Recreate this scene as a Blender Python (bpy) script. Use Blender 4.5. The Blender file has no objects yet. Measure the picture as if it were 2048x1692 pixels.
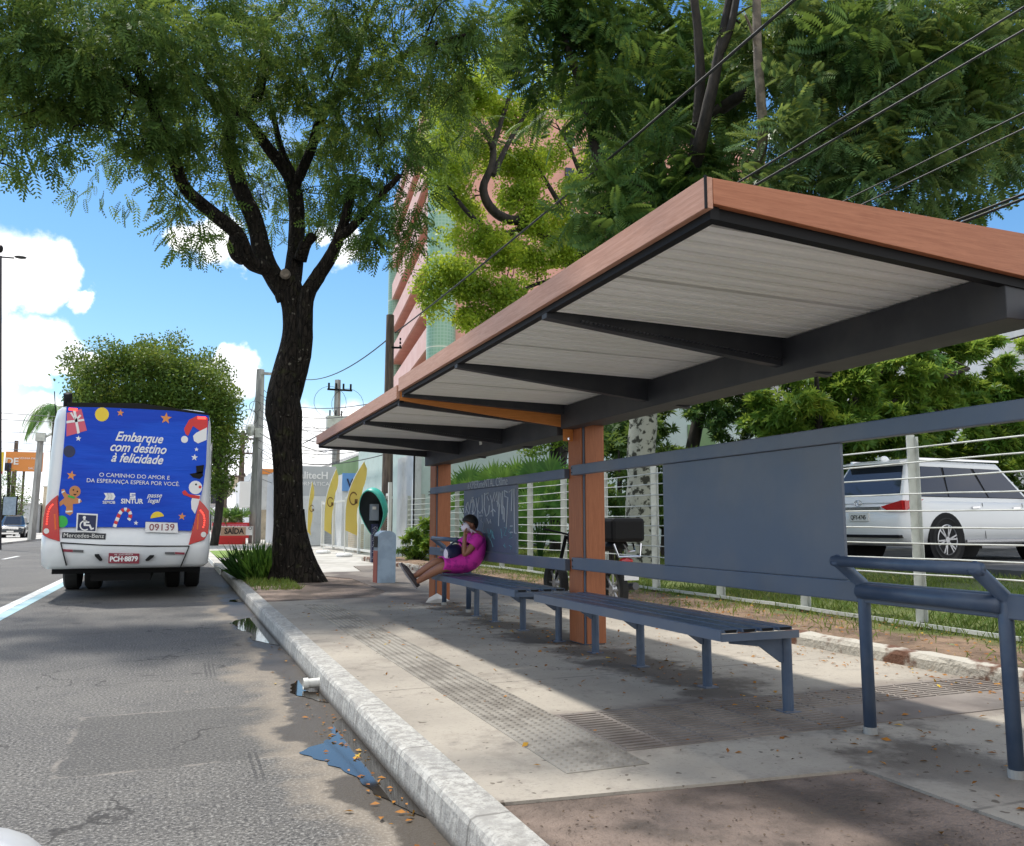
import bpy, bmesh, math, random
import numpy as np
from math import sin, cos, pi, radians, sqrt, atan2
from mathutils import Vector, Matrix
random.seed(7)
RNG = np.random.default_rng(11)
S = bpy.context.scene
C = S.collection
# ------------------------------------------------------------------ camera
YAW, PIT, FPX, CAMZ = radians(21.6), radians(6.86), 1680.0, 1.2
cd = bpy.data.cameras.new("camera")
cam = bpy.data.objects.new("camera", cd); C.objects.link(cam)
cam.location = (0, 0, CAMZ); cam.rotation_euler = (pi/2 + PIT, 0, -YAW)
cd.sensor_fit = 'HORIZONTAL'; cd.sensor_width = 36; cd.lens = FPX/2048*36
cd.clip_start = 0.05; cd.clip_end = 3000
S.camera = cam
# ------------------------------------------------------------------ light
SUN_DIR = Vector((-0.27, 0.47, 1.0)).normalized()
SUN_EL = math.asin(SUN_DIR.z); SUN_AZ = atan2(SUN_DIR.x, SUN_DIR.y)
sl = bpy.data.lights.new("sun", 'SUN'); sl.energy = 3.3; sl.angle = radians(2.2); sl.color = (1, .955, .88)
so = bpy.data.objects.new("sun", sl); C.objects.link(so)
so.rotation_euler = SUN_DIR.to_track_quat('Z', 'Y').to_euler()
S.view_settings.view_transform = 'Standard'; S.view_settings.look = 'None'
S.view_settings.exposure = 0.55; S.view_settings.gamma = 1
S.cycles.max_bounces = 6; S.cycles.diffuse_bounces = 4; S.cycles.transparent_max_bounces = 8
S.cycles.glossy_bounces = 3; S.cycles.transmission_bounces = 4; S.cycles.caustics_reflective = False
W = bpy.data.worlds.new("World"); S.world = W; W.use_nodes = True

# node helper ------------------------------------------------------
class NT:
    def __init__(s, tree):
        s.t = tree; tree.nodes.clear()
    def n(s, typ, ins=None, **kw):
        nd = s.t.nodes.new(typ)
        for k, v in kw.items(): setattr(nd, k, v)
        for k, v in (ins or {}).items():
            sk = nd.inputs[k]
            if isinstance(v, bpy.types.NodeSocket): s.t.links.new(v, sk)
            elif isinstance(v, (tuple, list)) and len(v) == 3 and sk.type == 'RGBA': sk.default_value = (*v, 1)
            else: sk.default_value = v
        return nd
    def math(s, op, a, b=0.0, c=None, clamp=False):
        ins = {0: a, 1: b}
        if c is not None: ins[2] = c
        return s.n('ShaderNodeMath', ins, operation=op, use_clamp=clamp).outputs[0]
    def mix(s, f, a, b, bt='MIX'):
        return s.n('ShaderNodeMix', {0: f, 6: a, 7: b}, data_type='RGBA', blend_type=bt).outputs[2]
    def noise(s, vec, scale, detail=4, rough=.55, dist=0.0):
        return s.n('ShaderNodeTexNoise', {'Vector': vec, 'Scale': scale, 'Detail': detail, 'Roughness': rough, 'Distortion': dist}).outputs[0]
    def ramp(s, f, a, b):     # linear step a..b -> 0..1
        return s.n('ShaderNodeMapRange', {0: f, 1: a, 2: b, 3: 0.0, 4: 1.0}, clamp=True, interpolation_type='SMOOTHSTEP').outputs[0]
    def xyz(s, vec):
        o = s.n('ShaderNodeSeparateXYZ', {0: vec}).outputs
        return o[0], o[1], o[2]

# sky: Nishita + cumulus placed by world direction ------------------
w = NT(W.node_tree)
sky = w.n('ShaderNodeTexSky', sky_type='NISHITA', sun_disc=False, sun_elevation=SUN_EL, sun_rotation=SUN_AZ, air_density=1.15, dust_density=0.25, ozone_density=2.2)
tc = w.n('ShaderNodeTexCoord').outputs['Generated']
dx, dy, dz = w.xyz(tc)
def ray(x, y):
    u = (x-1024)/FPX; v = (846-y)/FPX
    f = cos(PIT)-v*sin(PIT); z = sin(PIT)+v*cos(PIT)
    return Vector((f*sin(YAW)+u*cos(YAW), f*cos(YAW)-u*sin(YAW), z))
wn = w.n('ShaderNodeTexNoise', {'Vector': tc, 'Scale': 13.0, 'Detail': 8.0, 'Roughness': .58}, noise_dimensions='3D')
warp = w.n('ShaderNodeVectorMath', {0: wn.outputs['Color'], 1: (.5, .5, .5)}, operation='SUBTRACT').outputs[0]
warp = w.n('ShaderNodeVectorMath', {0: warp, 'Scale': .085}, operation='SCALE').outputs[0]
p = w.n('ShaderNodeVectorMath', {0: tc, 1: warp}, operation='ADD').outputs[0]
clouds = [((55, 530), .036), ((100, 525), .026), ((15, 545), .036), ((-40, 520), .05), ((60, 575), .030), ((100, 560), .022), ((-20, 590), .03), ((152, 592), .016),
          ((40, 695), .040), ((100, 685), .030), ((-20, 690), .035), ((140, 712), .024), ((70, 725), .030), ((0, 730), .032), ((180, 735), .02), ((480, 700), .020), ((490, 740), .028), ((470, 770), .03),
          ((425, 480), .032), ((375, 480), .022), ((460, 500), .02), ((695, 498), .024), ((650, 470), .015), ((640, 880), .05), ((560, 960), .09), ((90, 850), .035), ((30, 870), .05), ((700, 920), .075), ((400, 1000), .10), ((150, 960), .08), ((840, 960), .08),
          ((1100, 980), .12), ((2200, 900), .2), ((1900, 980), .2), ((1500, 980), .2), ((-400, 800), .2), ((-500, 400), .12), ((2300, 300), .06)]
cm = None
for (cx, cy), r in clouds:
    c = ray(cx, cy).normalized()
    d = w.n('ShaderNodeVectorMath', {0: p, 1: tuple(c)}, operation='DISTANCE').outputs['Value']
    m = w.ramp(d, r*1.02, r*.62)
    cm = m if cm is None else w.math('MAXIMUM', cm, m)
hz = w.ramp(dz, .11, -.02)
hn = w.ramp(w.noise(p, 9.0, 5), .40, .62)
cm = w.math('MAXIMUM', cm, w.math('MULTIPLY', hz, hn))
wisp = w.math('MULTIPLY', w.ramp(w.noise(p, 3.2, 6), .57, .75), .35)
cm = w.math('MAXIMUM', cm, wisp)
behind = w.math('MULTIPLY', w.ramp(dy, -.02, -.35), w.ramp(w.noise(p, 2.6, 6), .36, .50))  # unseen cloud cover behind the camera, added to fill the shade
cm = w.math('MAXIMUM', cm, behind)
over = w.math('MULTIPLY', w.ramp(dz, .72, .88), w.ramp(w.noise(p, 3.1, 6), .40, .55))  # unseen clouds near the zenith, added as extra fill light
cm = w.math('MAXIMUM', cm, over)
shade = w.ramp(w.noise(p, 11.0, 5), .3, .62)
ccol = w.mix(shade, (6.2, 6.7, 7.5), (9.4, 9.3, 9.1))
blue = w.n('ShaderNodeHueSaturation', {'Saturation': 1.28, 'Value': .92, 'Color': sky.outputs[0]}).outputs[0]
skyc = w.mix(cm, blue, ccol)
bg = w.n('ShaderNodeBackground', {'Color': skyc, 'Strength': .125})
w.n('ShaderNodeOutputWorld', {'Surface': bg.outputs[0]})

# ------------------------------------------------------------------ materials
def M(name, col, rough=.6, metal=0.0, col2=None, ns=4.0, lo=.4, hi=.6, bump=0.0, bs=60.0, spec=.5, coat=0.0, stretch=None, emit=None, es=1.0, dirt=0.0):
    m = bpy.data.materials.new(name); m.use_nodes = True; t = NT(m.node_tree)
    tcn = t.n('ShaderNodeTexCoord').outputs['Object']
    if stretch: tcn = t.n('ShaderNodeMapping', {0: tcn, 3: stretch}).outputs[0]
    base = col
    if col2:
        base = t.mix(t.ramp(t.noise(tcn, ns, 6), lo, hi), col, col2)
    if dirt:
        dn = t.ramp(t.noise(tcn, 3.0, 8, .7), .45, .75)
        base = t.mix(t.math('MULTIPLY', dn, dirt), base, (.09, .075, .06))
    ins = {'Base Color': base, 'Roughness': rough, 'Metallic': metal, 'Specular IOR Level': spec, 'Coat Weight': coat, 'Coat Roughness': .08}
    if emit: ins['Emission Color'] = emit; ins['Emission Strength'] = es
    if bump:
        ins['Normal'] = t.n('ShaderNodeBump', {'Strength': bump, 'Distance': .02, 'Height': t.noise(tcn, bs, 5)}).outputs[0]
    b = t.n('ShaderNodeBsdfPrincipled', ins)
    t.n('ShaderNodeOutputMaterial', {'Surface': b.outputs[0]})
    return m

def leafmat(name, cols, trans=.35, rough=.45, nz=.6):
    m = bpy.data.materials.new(name); m.use_nodes = True; t = NT(m.node_tree)
    g = t.n('ShaderNodeNewGeometry')
    tcn = t.n('ShaderNodeTexCoord').outputs['Object']
    n1 = t.ramp(t.noise(tcn, nz, 4), .35, .65)
    f = t.math('ADD', t.math('MULTIPLY', g.outputs['Random Per Island'], .5), t.math('MULTIPLY', n1, .5))
    c = t.mix(t.ramp(f, .2, .75), cols[0], cols[1])
    c = t.mix(t.ramp(f, .72, .98), c, cols[2])
    b = t.n('ShaderNodeBsdfPrincipled', {'Base Color': c, 'Roughness': rough, 'Specular IOR Level': .25})
    tr = t.n('ShaderNodeBsdfTranslucent', {'Color': t.mix(.5, c, cols[2])})
    mx = t.n('ShaderNodeMixShader', {0: trans, 1: b.outputs[0], 2: tr.outputs[0]})
    t.n('ShaderNodeOutputMaterial', {'Surface': mx.outputs[0]})
    return m

def asphalt():
    m = bpy.data.materials.new('asphalt'); m.use_nodes = True; t = NT(m.node_tree)
    v = t.n('ShaderNodeTexCoord').outputs['Object']
    x, y, z = t.xyz(v)
    big = t.ramp(t.noise(v, .55, 6, .6), .32, .68)
    base = t.mix(big, (.090, .086, .082), (.14, .133, .122))
    fine = t.noise(v, 62, 3, .75)
    base = t.mix(t.ramp(fine, .52, .64), base, (.27, .262, .245))
    base = t.mix(t.ramp(fine, .48, .36), base, (.030, .030, .032))
    mid = t.noise(v, 17, 5, .7)
    base = t.mix(t.math('MULTIPLY', t.ramp(mid, .58, .72), .5), base, (.27, .25, .22))
    base = t.mix(t.math('MULTIPLY', t.ramp(t.noise(v, 5, 6, .7), .54, .68), .35), base, (.055, .055, .06))
    # sandy light stains
    st = t.ramp(t.noise(t.n('ShaderNodeMapping', {0: v, 3: (1.0, .7, 1)}).outputs[0], 1.7, 7, .68, .4), .66, .72)
    base = t.mix(t.math('MULTIPLY', st, .5), base, (.36, .31, .25))
    # rectangular repair patch with tar edge
    wob = t.math('MULTIPLY', t.math('SUBTRACT', t.noise(v, 4, 4), .5), .1)
    ex = t.math('SUBTRACT', t.math('ABSOLUTE', t.math('SUBTRACT', t.math('ADD', x, wob), .12)), .62)
    ey = t.math('SUBTRACT', t.math('ABSOLUTE', t.math('SUBTRACT', t.math('ADD', y, wob), 5.35)), .68)
    ed = t.math('MAXIMUM', ex, ey)
    inside = t.ramp(ed, .01, -.01)
    base = t.mix(t.math('MULTIPLY', inside, .35), base, (.06, .058, .055))
    rim = t.ramp(t.math('ABSOLUTE', ed), .022, .006)
    base = t.mix(t.math('MULTIPLY', t.math('MULTIPLY', rim, t.ramp(t.noise(v, 3.5, 5, .7), .42, .60)), .45), base, (.30, .27, .235))
    ck = t.n('ShaderNodeTexVoronoi', {'Vector': t.n('ShaderNodeVectorMath', {0: v, 1: t.n('ShaderNodeTexNoise', {'Vector': v, 'Scale': 2.5, 'Detail': 6.0}).outputs['Color']}, operation='ADD').outputs[0], 'Scale': .55}, feature='DISTANCE_TO_EDGE').outputs[0]
    base = t.mix(t.math('MULTIPLY', t.math('MULTIPLY', t.ramp(ck, .010, .003), t.ramp(t.noise(v, .9, 3), .48, .56)), .8), base, (.03, .028, .027))
    oil = t.ramp(t.noise(v, 2.1, 4, .5), .665, .72)
    base = t.mix(t.math('MULTIPLY', oil, .55), base, (.035, .034, .034))
    # gutter: sandy then wet dark towards the kerb
    gx = t.math('ADD', x, t.math('MULTIPLY', t.math('SUBTRACT', t.noise(v, 1.1, 5, .6), .5), 1.2))
    sand = t.math('MULTIPLY', t.ramp(gx, .45, .68), t.ramp(y, 22, 14))
    base = t.mix(t.math('MULTIPLY', sand, .55), base, (.31, .26, .2))
    wet = t.math('MULTIPLY', t.ramp(gx, .70, .78), t.ramp(y, 22, 14))
    base = t.mix(t.math('MULTIPLY', wet, .85), base, (.055, .045, .035))
    # tyre marks
    def skid(cx, cy, w_, l_):
        a = t.ramp(t.math('ABSOLUTE', t.math('SUBTRACT', x, cx)), w_, w_*.7)
        b_ = t.ramp(t.math('ABSOLUTE', t.math('SUBTRACT', y, cy)), l_, l_*.5)
        s_ = t.ramp(t.math('SINE', t.math('MULTIPLY', x, 190.0)), -.2, .3)
        return t.math('MULTIPLY', t.math('MULTIPLY', a, b_), t.math('MULTIPLY', s_, .5))
    base = t.mix(skid(.42, 4.55, .05, .35), base, (.02, .02, .022))
    base = t.mix(skid(.30, 7.6, .05, .5), base, (.03, .03, .032))
    r = t.math('SUBTRACT', .85, t.math('MULTIPLY', wet, .45))
    h = t.math('ADD', t.math('MULTIPLY', fine, 1.0), t.math('MULTIPLY', mid, .6))
    bp = t.n('ShaderNodeBump', {'Strength': .45, 'Distance': .010, 'Height': h}).outputs[0]
    b = t.n('ShaderNodeBsdfPrincipled', {'Base Color': base, 'Roughness': r, 'Normal': bp, 'Specular IOR Level': .35})
    t.n('ShaderNodeOutputMaterial', {'Surface': b.outputs[0]})
    return m

def concrete():
    m = bpy.data.materials.new('concrete'); m.use_nodes = True; t = NT(m.node_tree)
    v = t.n('ShaderNodeTexCoord').outputs['Object']
    x, y, z = t.xyz(v)
    base = t.mix(t.ramp(t.noise(v, .8, 6, .6), .3, .7), (.295, .265, .225), (.415, .375, .315))
    base = t.mix(t.math('MULTIPLY', t.ramp(t.noise(v, 45, 4, .7), .52, .7), .5), base, (.22, .2, .18))
    base = t.mix(t.math('MULTIPLY', t.ramp(t.noise(v, 5, 7, .72), .55, .70), .55), base, (.17, .15, .135))
    n2 = t.math('MULTIPLY', t.math('SUBTRACT', t.noise(v, 1.6, 7, .65), .5), 1.7)
    # soil washed along the line of bench legs
    d = t.math('ABSOLUTE', t.math('SUBTRACT', x, 3.28))
    s1 = t.math('MULTIPLY', t.ramp(t.math('ADD', d, n2), .42, .12), t.ramp(y, 2.2, 3.2))
    base = t.mix(t.math('MULTIPLY', s1, .88), base, (.085, .07, .058))
    # dirt over the crossing tactile strip (X 1.7..3, Y 3.7..4.6)
    ey = t.math('SUBTRACT', t.math('ABSOLUTE', t.math('SUBTRACT', y, 4.0)), .42)
    s2 = t.math('MULTIPLY', t.ramp(t.math('ADD', ey, t.math('MULTIPLY', n2, .4)), .14, -.12), t.ramp(x, 1.5, 2.0))
    base = t.mix(t.math('MULTIPLY', s2, .62), base, (.15, .12, .105))
    base = t.mix(t.math('MULTIPLY', t.math('MULTIPLY', t.ramp(t.math('ADD', y, n2), 10.6, 11.6), t.ramp(x, 1.6, 2.6)), .6), base, (.13, .11, .105))
    base = t.mix(t.math('MULTIPLY', t.ramp(t.noise(v, 1.9, 8, .72), .52, .66), .38), base, (.16, .135, .115))
    # slab joints
    j = t.math('ABSOLUTE', t.math('SUBTRACT', t.math('FRACT', t.math('DIVIDE', t.math('ADD', y, .6), 3.0)), .5))
    jl = t.math('MULTIPLY', t.ramp(j, .4955, .498), t.ramp(t.noise(v, 6, 3), .3, .5))
    base = t.mix(t.math('MULTIPLY', jl, .55), base, (.1, .09, .08))
    # specks
    sp = t.ramp(t.noise(v, 13, 2, .5), .685, .71)
    base = t.mix(t.math('MULTIPLY', sp, .7), base, (.07, .05, .035))
    bp = t.n('ShaderNodeBump', {'Strength': .4, 'Distance': .008, 'Height': t.noise(v, 60, 5, .7)}).outputs[0]
    b = t.n('ShaderNodeBsdfPrincipled', {'Base Color': base, 'Roughness': .88, 'Normal': bp, 'Specular IOR Level': .3})
    t.n('ShaderNodeOutputMaterial', {'Surface': b.outputs[0]})
    return m

def kerbmat():
    m = bpy.data.materials.new('kerb_paint'); m.use_nodes = True; t = NT(m.node_tree)
    v = t.n('ShaderNodeTexCoord').outputs['Object']
    x, y, z = t.xyz(v)
    wv = t.n('ShaderNodeMapping', {0: v, 3: (1.6, 1.5, .35)}).outputs[0]
    worn = t.ramp(t.noise(wv, 13, 9, .75), .42, .60)
    base = t.mix(worn, (.50, .49, .455), (.30, .29, .27))
    base = t.mix(t.math('MULTIPLY', t.ramp(t.noise(v, 45, 6, .7), .52, .65), .7), base, (.22, .21, .19))
    base = t.mix(t.ramp(t.noise(wv, 3.2, 7, .7), .50, .66), base, (.33, .32, .30))
    base = t.mix(t.math('MULTIPLY', t.ramp(t.noise(v, 1.3, 5), .5, .7), .35), base, (.28, .27, .25))
    base = t.mix(t.ramp(z, .055, .0), base, (.10, .085, .07))
    j = t.math('ABSOLUTE', t.math('SUBTRACT', t.math('FRACT', t.math('DIVIDE', y, 1.0)), .5))
    base = t.mix(t.math('MULTIPLY', t.ramp(j, .489, .496), .6), base, (.12, .11, .1))
    bp = t.n('ShaderNodeBump', {'Strength': .7, 'Distance': .02, 'Height': t.noise(v, 22, 8, .7)}).outputs[0]
    b = t.n('ShaderNodeBsdfPrincipled', {'Base Color': base, 'Roughness': .85, 'Normal': bp})
    t.n('ShaderNodeOutputMaterial', {'Surface': b.outputs[0]})
    return m

MT = {}
MT['asphalt'] = asphalt(); MT['concrete'] = concrete(); MT['kerb'] = kerbmat()
MT['ground'] = M('ground_far', (.16, .15, .13), .95, col2=(.09, .10, .06), ns=.12)
MT['dirt'] = M('dirt', (.27, .205, .165), .95, col2=(.095, .07, .056), ns=1.5, lo=.38, hi=.62, bump=1.0, bs=48, dirt=.75)
MT['gdirt'] = M('garden_dirt', (.25, .17, .11), .95, col2=(.13, .09, .06), ns=3.5, lo=.35, hi=.65, bump=.9, bs=30, dirt=.4)
MT['grassground'] = M('grass_ground', (.06, .10, .025), .95, col2=(.13, .15, .05), ns=2.0, bump=.6, bs=80)
MT['parking'] = M('parking', (.055, .055, .058), .9, col2=(.09, .09, .09), ns=2, bump=.3, bs=80)
MT['farpave'] = M('far_paving', (.40, .38, .34), .9, col2=(.52, .50, .46), ns=.7, dirt=.35)
MT['tactile'] = M('tactile', (.32, .295, .255), .85, col2=(.23, .21, .18), ns=3, lo=.4, hi=.65, dirt=.5)
MT['tactile_d'] = M('tactile_dirty', (.24, .21, .185), .9, col2=(.155, .13, .115), ns=2.2, lo=.35, hi=.65, dirt=.45)
MT['white_line'] = M('road_paint_white', (.66, .66, .64), .7, col2=(.40, .40, .39), ns=9, lo=.5, hi=.7)
MT['blue_line'] = M('road_paint_blue', (.30, .47, .53), .7, col2=(.42, .55, .58), ns=6, lo=.4, hi=.7)
MT['puddle'] = M('puddle_water', (.022, .018, .014), .045, spec=.75)
MT['steel'] = M('grey_blue_steel', (.085, .120, .185), .42, col2=(.130, .152, .195), ns=1.4, lo=.35, hi=.65, spec=.45, bump=.03, bs=9, dirt=.12)  # broad colour noise imitates soft cloudy reflections on the metal
MT['steel_d'] = M('dark_steel', (.019, .021, .028), .55, col2=(.026, .029, .037), ns=3, dirt=.2)
MT['steel_tube'] = M('blue_tube', (.052, .084, .145), .38, dirt=.2, col2=(.072, .105, .165), ns=8, bump=.05, bs=180)
def woodmat(name, a, b, st):
    m = bpy.data.materials.new(name); m.use_nodes = True; t = NT(m.node_tree)
    v = t.n('ShaderNodeTexCoord').outputs['Object']
    v2 = t.n('ShaderNodeMapping', {0: v, 3: st}).outputs[0]
    g = t.ramp(t.noise(v2, 6, 8, .7, .6), .3, .7)
    c = t.mix(g, a, b)
    c = t.mix(t.math('MULTIPLY', t.ramp(t.noise(v2, 20, 4, .7), .5, .75), .45), c, tuple(k*.5 for k in a))
    bb = t.n('ShaderNodeBsdfPrincipled', {'Base Color': c, 'Roughness': .5, 'Specular IOR Level': .35})
    t.n('ShaderNodeOutputMaterial', {'Surface': bb.outputs[0]})
    return m
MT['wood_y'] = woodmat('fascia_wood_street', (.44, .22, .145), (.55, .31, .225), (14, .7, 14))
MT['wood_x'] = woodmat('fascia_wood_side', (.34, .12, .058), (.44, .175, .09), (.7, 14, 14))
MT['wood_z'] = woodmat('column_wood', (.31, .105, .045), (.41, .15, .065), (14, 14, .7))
MT['wood_o'] = woodmat('orange_wood', (.55, .19, .045), (.68, .27, .075), (.7, 14, 14))
MT['sheet'] = M('roof_sheet', (.86, .86, .82), .42, col2=(.90, .90, .88), ns=1.2, stretch=(.6, 9, 1), dirt=.12)
MT['galv'] = M('fence_paint', (.56, .58, .54), .55, col2=(.42, .44, .40), ns=5, lo=.45, hi=.7, dirt=.3)
MT['bark'] = M('dark_bark', (.040, .033, .027), .9, col2=(.016, .014, .012), ns=7, lo=.35, hi=.65, bump=1.0, bs=22, stretch=(1, 1, .35))
def barkmat():
    m = bpy.data.materials.new('fissured_bark'); m.use_nodes = True; t = NT(m.node_tree)
    v = t.n('ShaderNodeTexCoord').outputs['Object']; v2 = t.n('ShaderNodeMapping', {0: v, 3: (1, 1, .28)}).outputs[0]
    f1 = t.noise(v2, 16, 8, .7, .5); f2 = t.noise(v, 5, 5)
    vo = t.n('ShaderNodeTexVoronoi', {'Vector': v2, 'Scale': 13.0}, feature='DISTANCE_TO_EDGE').outputs[0]
    c = t.mix(t.ramp(f1, .35, .65), (.010, .009, .008), (.034, .028, .023))
    c = t.mix(t.math('MULTIPLY', t.ramp(f2, .56, .7), .5), c, (.05, .052, .022))
    c = t.mix(t.math('MULTIPLY', t.ramp(t.noise(v, 11, 3, .5), .66, .70), .75), c, (.15, .14, .115))
    h = t.math('ADD', t.math('MULTIPLY', f1, 1.0), t.math('MULTIPLY', t.ramp(vo, 0, .12), .8))
    bb = t.n('ShaderNodeBsdfPrincipled', {'Base Color': c, 'Roughness': .95, 'Specular IOR Level': .12, 'Normal': t.n('ShaderNodeBump', {'Strength': 1.0, 'Distance': .05, 'Height': h}).outputs[0]})
    t.n('ShaderNodeOutputMaterial', {'Surface': bb.outputs[0]}); return m
MT['bark_moss'] = barkmat()
MT['bark_pale'] = M('pale_patchy_bark', (.30, .31, .26), .9, col2=(.030, .032, .022), ns=9.0, lo=.50, hi=.60, bump=.6, bs=30)
MT['bark_grey'] = M('grey_bark', (.20, .165, .13), .9, col2=(.12, .10, .08), ns=9, bump=.6, bs=40)
MT['leaf_dark'] = leafmat('leaf_dark', ((.040, .10, .024), (.095, .185, .040), (.26, .32, .055)), .45, .6)
MT['leaf_near'] = leafmat('leaf_near', ((.036, .10, .028), (.085, .185, .045), (.26, .33, .05)), .38, .5)
MT['leaf_near_skylit'] = leafmat('leaf_near_skylit', ((.060, .135, .050), (.15, .27, .10), (.38, .42, .08)), .34, .34)  # leaf colour raised to paint in skylight on the near foliage
MT['leaf_lime'] = leafmat('leaf_lime', ((.15, .27, .028), (.32, .46, .04), (.58, .60, .06)), .5)
MT['leaf_mango'] = leafmat('leaf_mango', ((.07, .18, .03), (.19, .34, .05), (.44, .50, .07)), .42, .4)
MT['leaf_round'] = leafmat('leaf_round', ((.05, .11, .018), (.11, .19, .03), (.26, .29, .045)), .35)
MT['leaf_palm'] = leafmat('leaf_palm', ((.05, .15, .03), (.12, .28, .05), (.30, .42, .08)), .4)
MT['leaf_plant'] = leafmat('leaf_plant', ((.02, .07, .015), (.05, .13, .02), (.12, .2, .03)), .3)
MT['blade'] = leafmat('grass_blade', ((.07, .14, .02), (.17, .24, .045), (.36, .34, .10)), .3)
MT['fallen'] = leafmat('fallen_leaf', ((.25, .09, .02), (.45, .19, .03), (.60, .42, .05)), .15, .6, 8)
MT['bus_white'] = M('bus_white_paint', (.72, .74, .75), .28, coat=.5, col2=(.64, .67, .70), ns=1.2)
MT['black'] = M('black', (.008, .008, .009), .6, spec=.2)
MT['rubber'] = M('rubber', (.018, .018, .018), .85)
MT['red_lens'] = M('red_lens', (.50, .010, .012), .18, coat=.5)
MT['red_glow'] = M('red_light', (.9, .03, .02), .3, emit=(1, .05, .03), es=2.2)
MT['amber'] = M('amber_lens', (.75, .12, .01), .25)
MT['clear_lens'] = M('clear_lens', (.7, .7, .68), .2)
MT['blue_ad'] = M('advert_blue', (.012, .085, .60), .5, spec=.2, col2=(.010, .06, .50), ns=1.3, bump=1.0, bs=2.6, stretch=(.4, 1, 2.2))
MT['white'] = M('white_print', (.78, .78, .78), .5)
MT['offwhite'] = M('off_white', (.70, .70, .66), .6, dirt=.15)
MT['orange'] = M('orange_print', (.70, .26, .06), .5)
MT['yellow'] = M('yellow_print', (.80, .58, .04), .5)
MT['red'] = M('red_print', (.62, .03, .03), .5)
MT['pinkred'] = M('gift_red', (.62, .10, .16), .5)
MT['biscuit'] = M('biscuit_brown', (.52, .22, .08), .6)
MT['green'] = M('green_print', (.03, .40, .06), .5)
MT['navy'] = M('navy', (.012, .018, .07), .45)
MT['maroon'] = M('plate_maroon', (.22, .02, .04), .5)
MT['chrome'] = M('chrome', (.7, .7, .72), .12, metal=1.0)
MT['glass_d'] = M('dark_glass', (.015, .022, .035), .04, spec=.8)
MT['glass_b'] = M('blue_glass', (.010, .022, .055), .06, spec=.35)
MT['silver_car'] = M('white_car_paint', (.78, .79, .79), .3, coat=.4)
MT['dark_car'] = M('dark_car_paint', (.02, .028, .04), .2, coat=.8)
MT['grey_plastic'] = M('grey_plastic', (.22, .27, .33), .5, dirt=.2)
MT['rim'] = M('alloy_rim', (.55, .55, .56), .28, metal=.8)
MT['teal'] = M('teal_shell', (.05, .44, .34), .4, col2=(.04, .36, .29), ns=3)
MT['dark_in'] = M('dark_interior', (.02, .03, .035), .6)
MT['bin'] = M('bin_blue_grey', (.25, .33, .42), .5, col2=(.20, .27, .35), ns=4, dirt=.25)
MT['rust'] = M('rust_red', (.32, .10, .08), .7, dirt=.3)
MT['pole_c'] = M('pole_concrete', (.40, .40, .38), .85, col2=(.28, .28, .27), ns=4, stretch=(1, 1, .2), dirt=.3)
MT['pole_w'] = M('pole_wood', (.17, .13, .10), .9, col2=(.08, .06, .05), ns=6, stretch=(1, 1, .15), bump=.5, bs=30)
MT['wire'] = M('wire', (.02, .02, .022), .6)
MT['wire_l'] = M('wire_grey', (.20, .21, .23), .6)
MT['pink'] = M('pink_wall', (.60, .30, .235), .8, col2=(.66, .34, .27), ns=.8, dirt=.12)
MT['pink_l'] = M('pink_parapet', (.66, .42, .38), .8, col2=(.70, .47, .43), ns=.6, dirt=.1)
def tile_mat():
    m = bpy.data.materials.new('green_tile'); m.use_nodes = True; t = NT(m.node_tree)
    v = t.n('ShaderNodeUVMap').outputs[0]
    b = t.n('ShaderNodeTexBrick', {'Vector': v, 'Color1': (.21, .37, .26), 'Color2': (.18, .33, .23), 'Mortar': (.28, .42, .32), 'Scale': 1.0, 'Mortar Size': .03, 'Brick Width': .22, 'Row Height': .22}, offset=0.0)
    x, y, z = t.xyz(v)
    j = t.math('ABSOLUTE', t.math('SUBTRACT', t.math('FRACT', t.math('DIVIDE', y, 3.0)), .5))
    c = t.mix(t.ramp(j, .485, .49), b.outputs[0], (.6, .6, .5))
    bb = t.n('ShaderNodeBsdfPrincipled', {'Base Color': c, 'Roughness': .35})
    t.n('ShaderNodeOutputMaterial', {'Surface': bb.outputs[0]})
    return m
MT['tile'] = tile_mat()
MT['mint'] = M('mint_wall', (.50, .62, .60), .85, col2=(.56, .66, .64), ns=.7, lo=.3, hi=.7, dirt=.16)
MT['wallwhite'] = M('grey_white_wall', (.55, .58, .60), .85, col2=(.62, .64, .65), ns=1, dirt=.2)
MT['cream'] = M('cream_wall', (.55, .48, .36), .9, col2=(.44, .38, .29), ns=1.1, dirt=.35)
MT['greenwall'] = M('green_building', (.17, .28, .13), .85, col2=(.21, .32, .16), ns=.6)
MT['shopgrey'] = M('shop_grey', (.42, .44, .46), .6)
MT['sign_blue'] = M('sign_blue', (.13, .30, .62), .6)
MT['roof_red'] = M('clay_roof', (.40, .14, .08), .8)
MT['flag'] = M('flag_yellow', (.72, .55, .13), .7, bump=.2, bs=6)
MT['tent'] = M('tent_white', (.80, .80, .80), .7)
MT['cardboard'] = M('cardboard', (.48, .32, .23), .8)
MT['text_black'] = M('text_black', (.015, .013, .013), .6)
MT['text_brown'] = M('text_brown', (.16, .08, .02), .6)
MT['spray'] = M('spray_paint', (.50, .54, .60), .7)
MT['spray_teal'] = M('spray_paint_teal', (.16, .36, .44), .7)
MT['skin'] = M('skin', (.30, .135, .080), .5)
MT['hair'] = M('hair', (.010, .008, .007), .6)
MT['dress'] = M('magenta_dress', (.66, .030, .40), .75, col2=(.42, .016, .28), ns=14, lo=.50, hi=.62, bump=.3, bs=25)
MT['mask'] = M('face_mask', (.74, .68, .78), .8)
MT['shoe'] = M('shoe', (.06, .05, .055), .6)
MT['sole'] = M('sole', (.30, .28, .30), .7)
MT['grille'] = M('engine_metal', (.10, .10, .105), .4, metal=.5)
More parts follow.
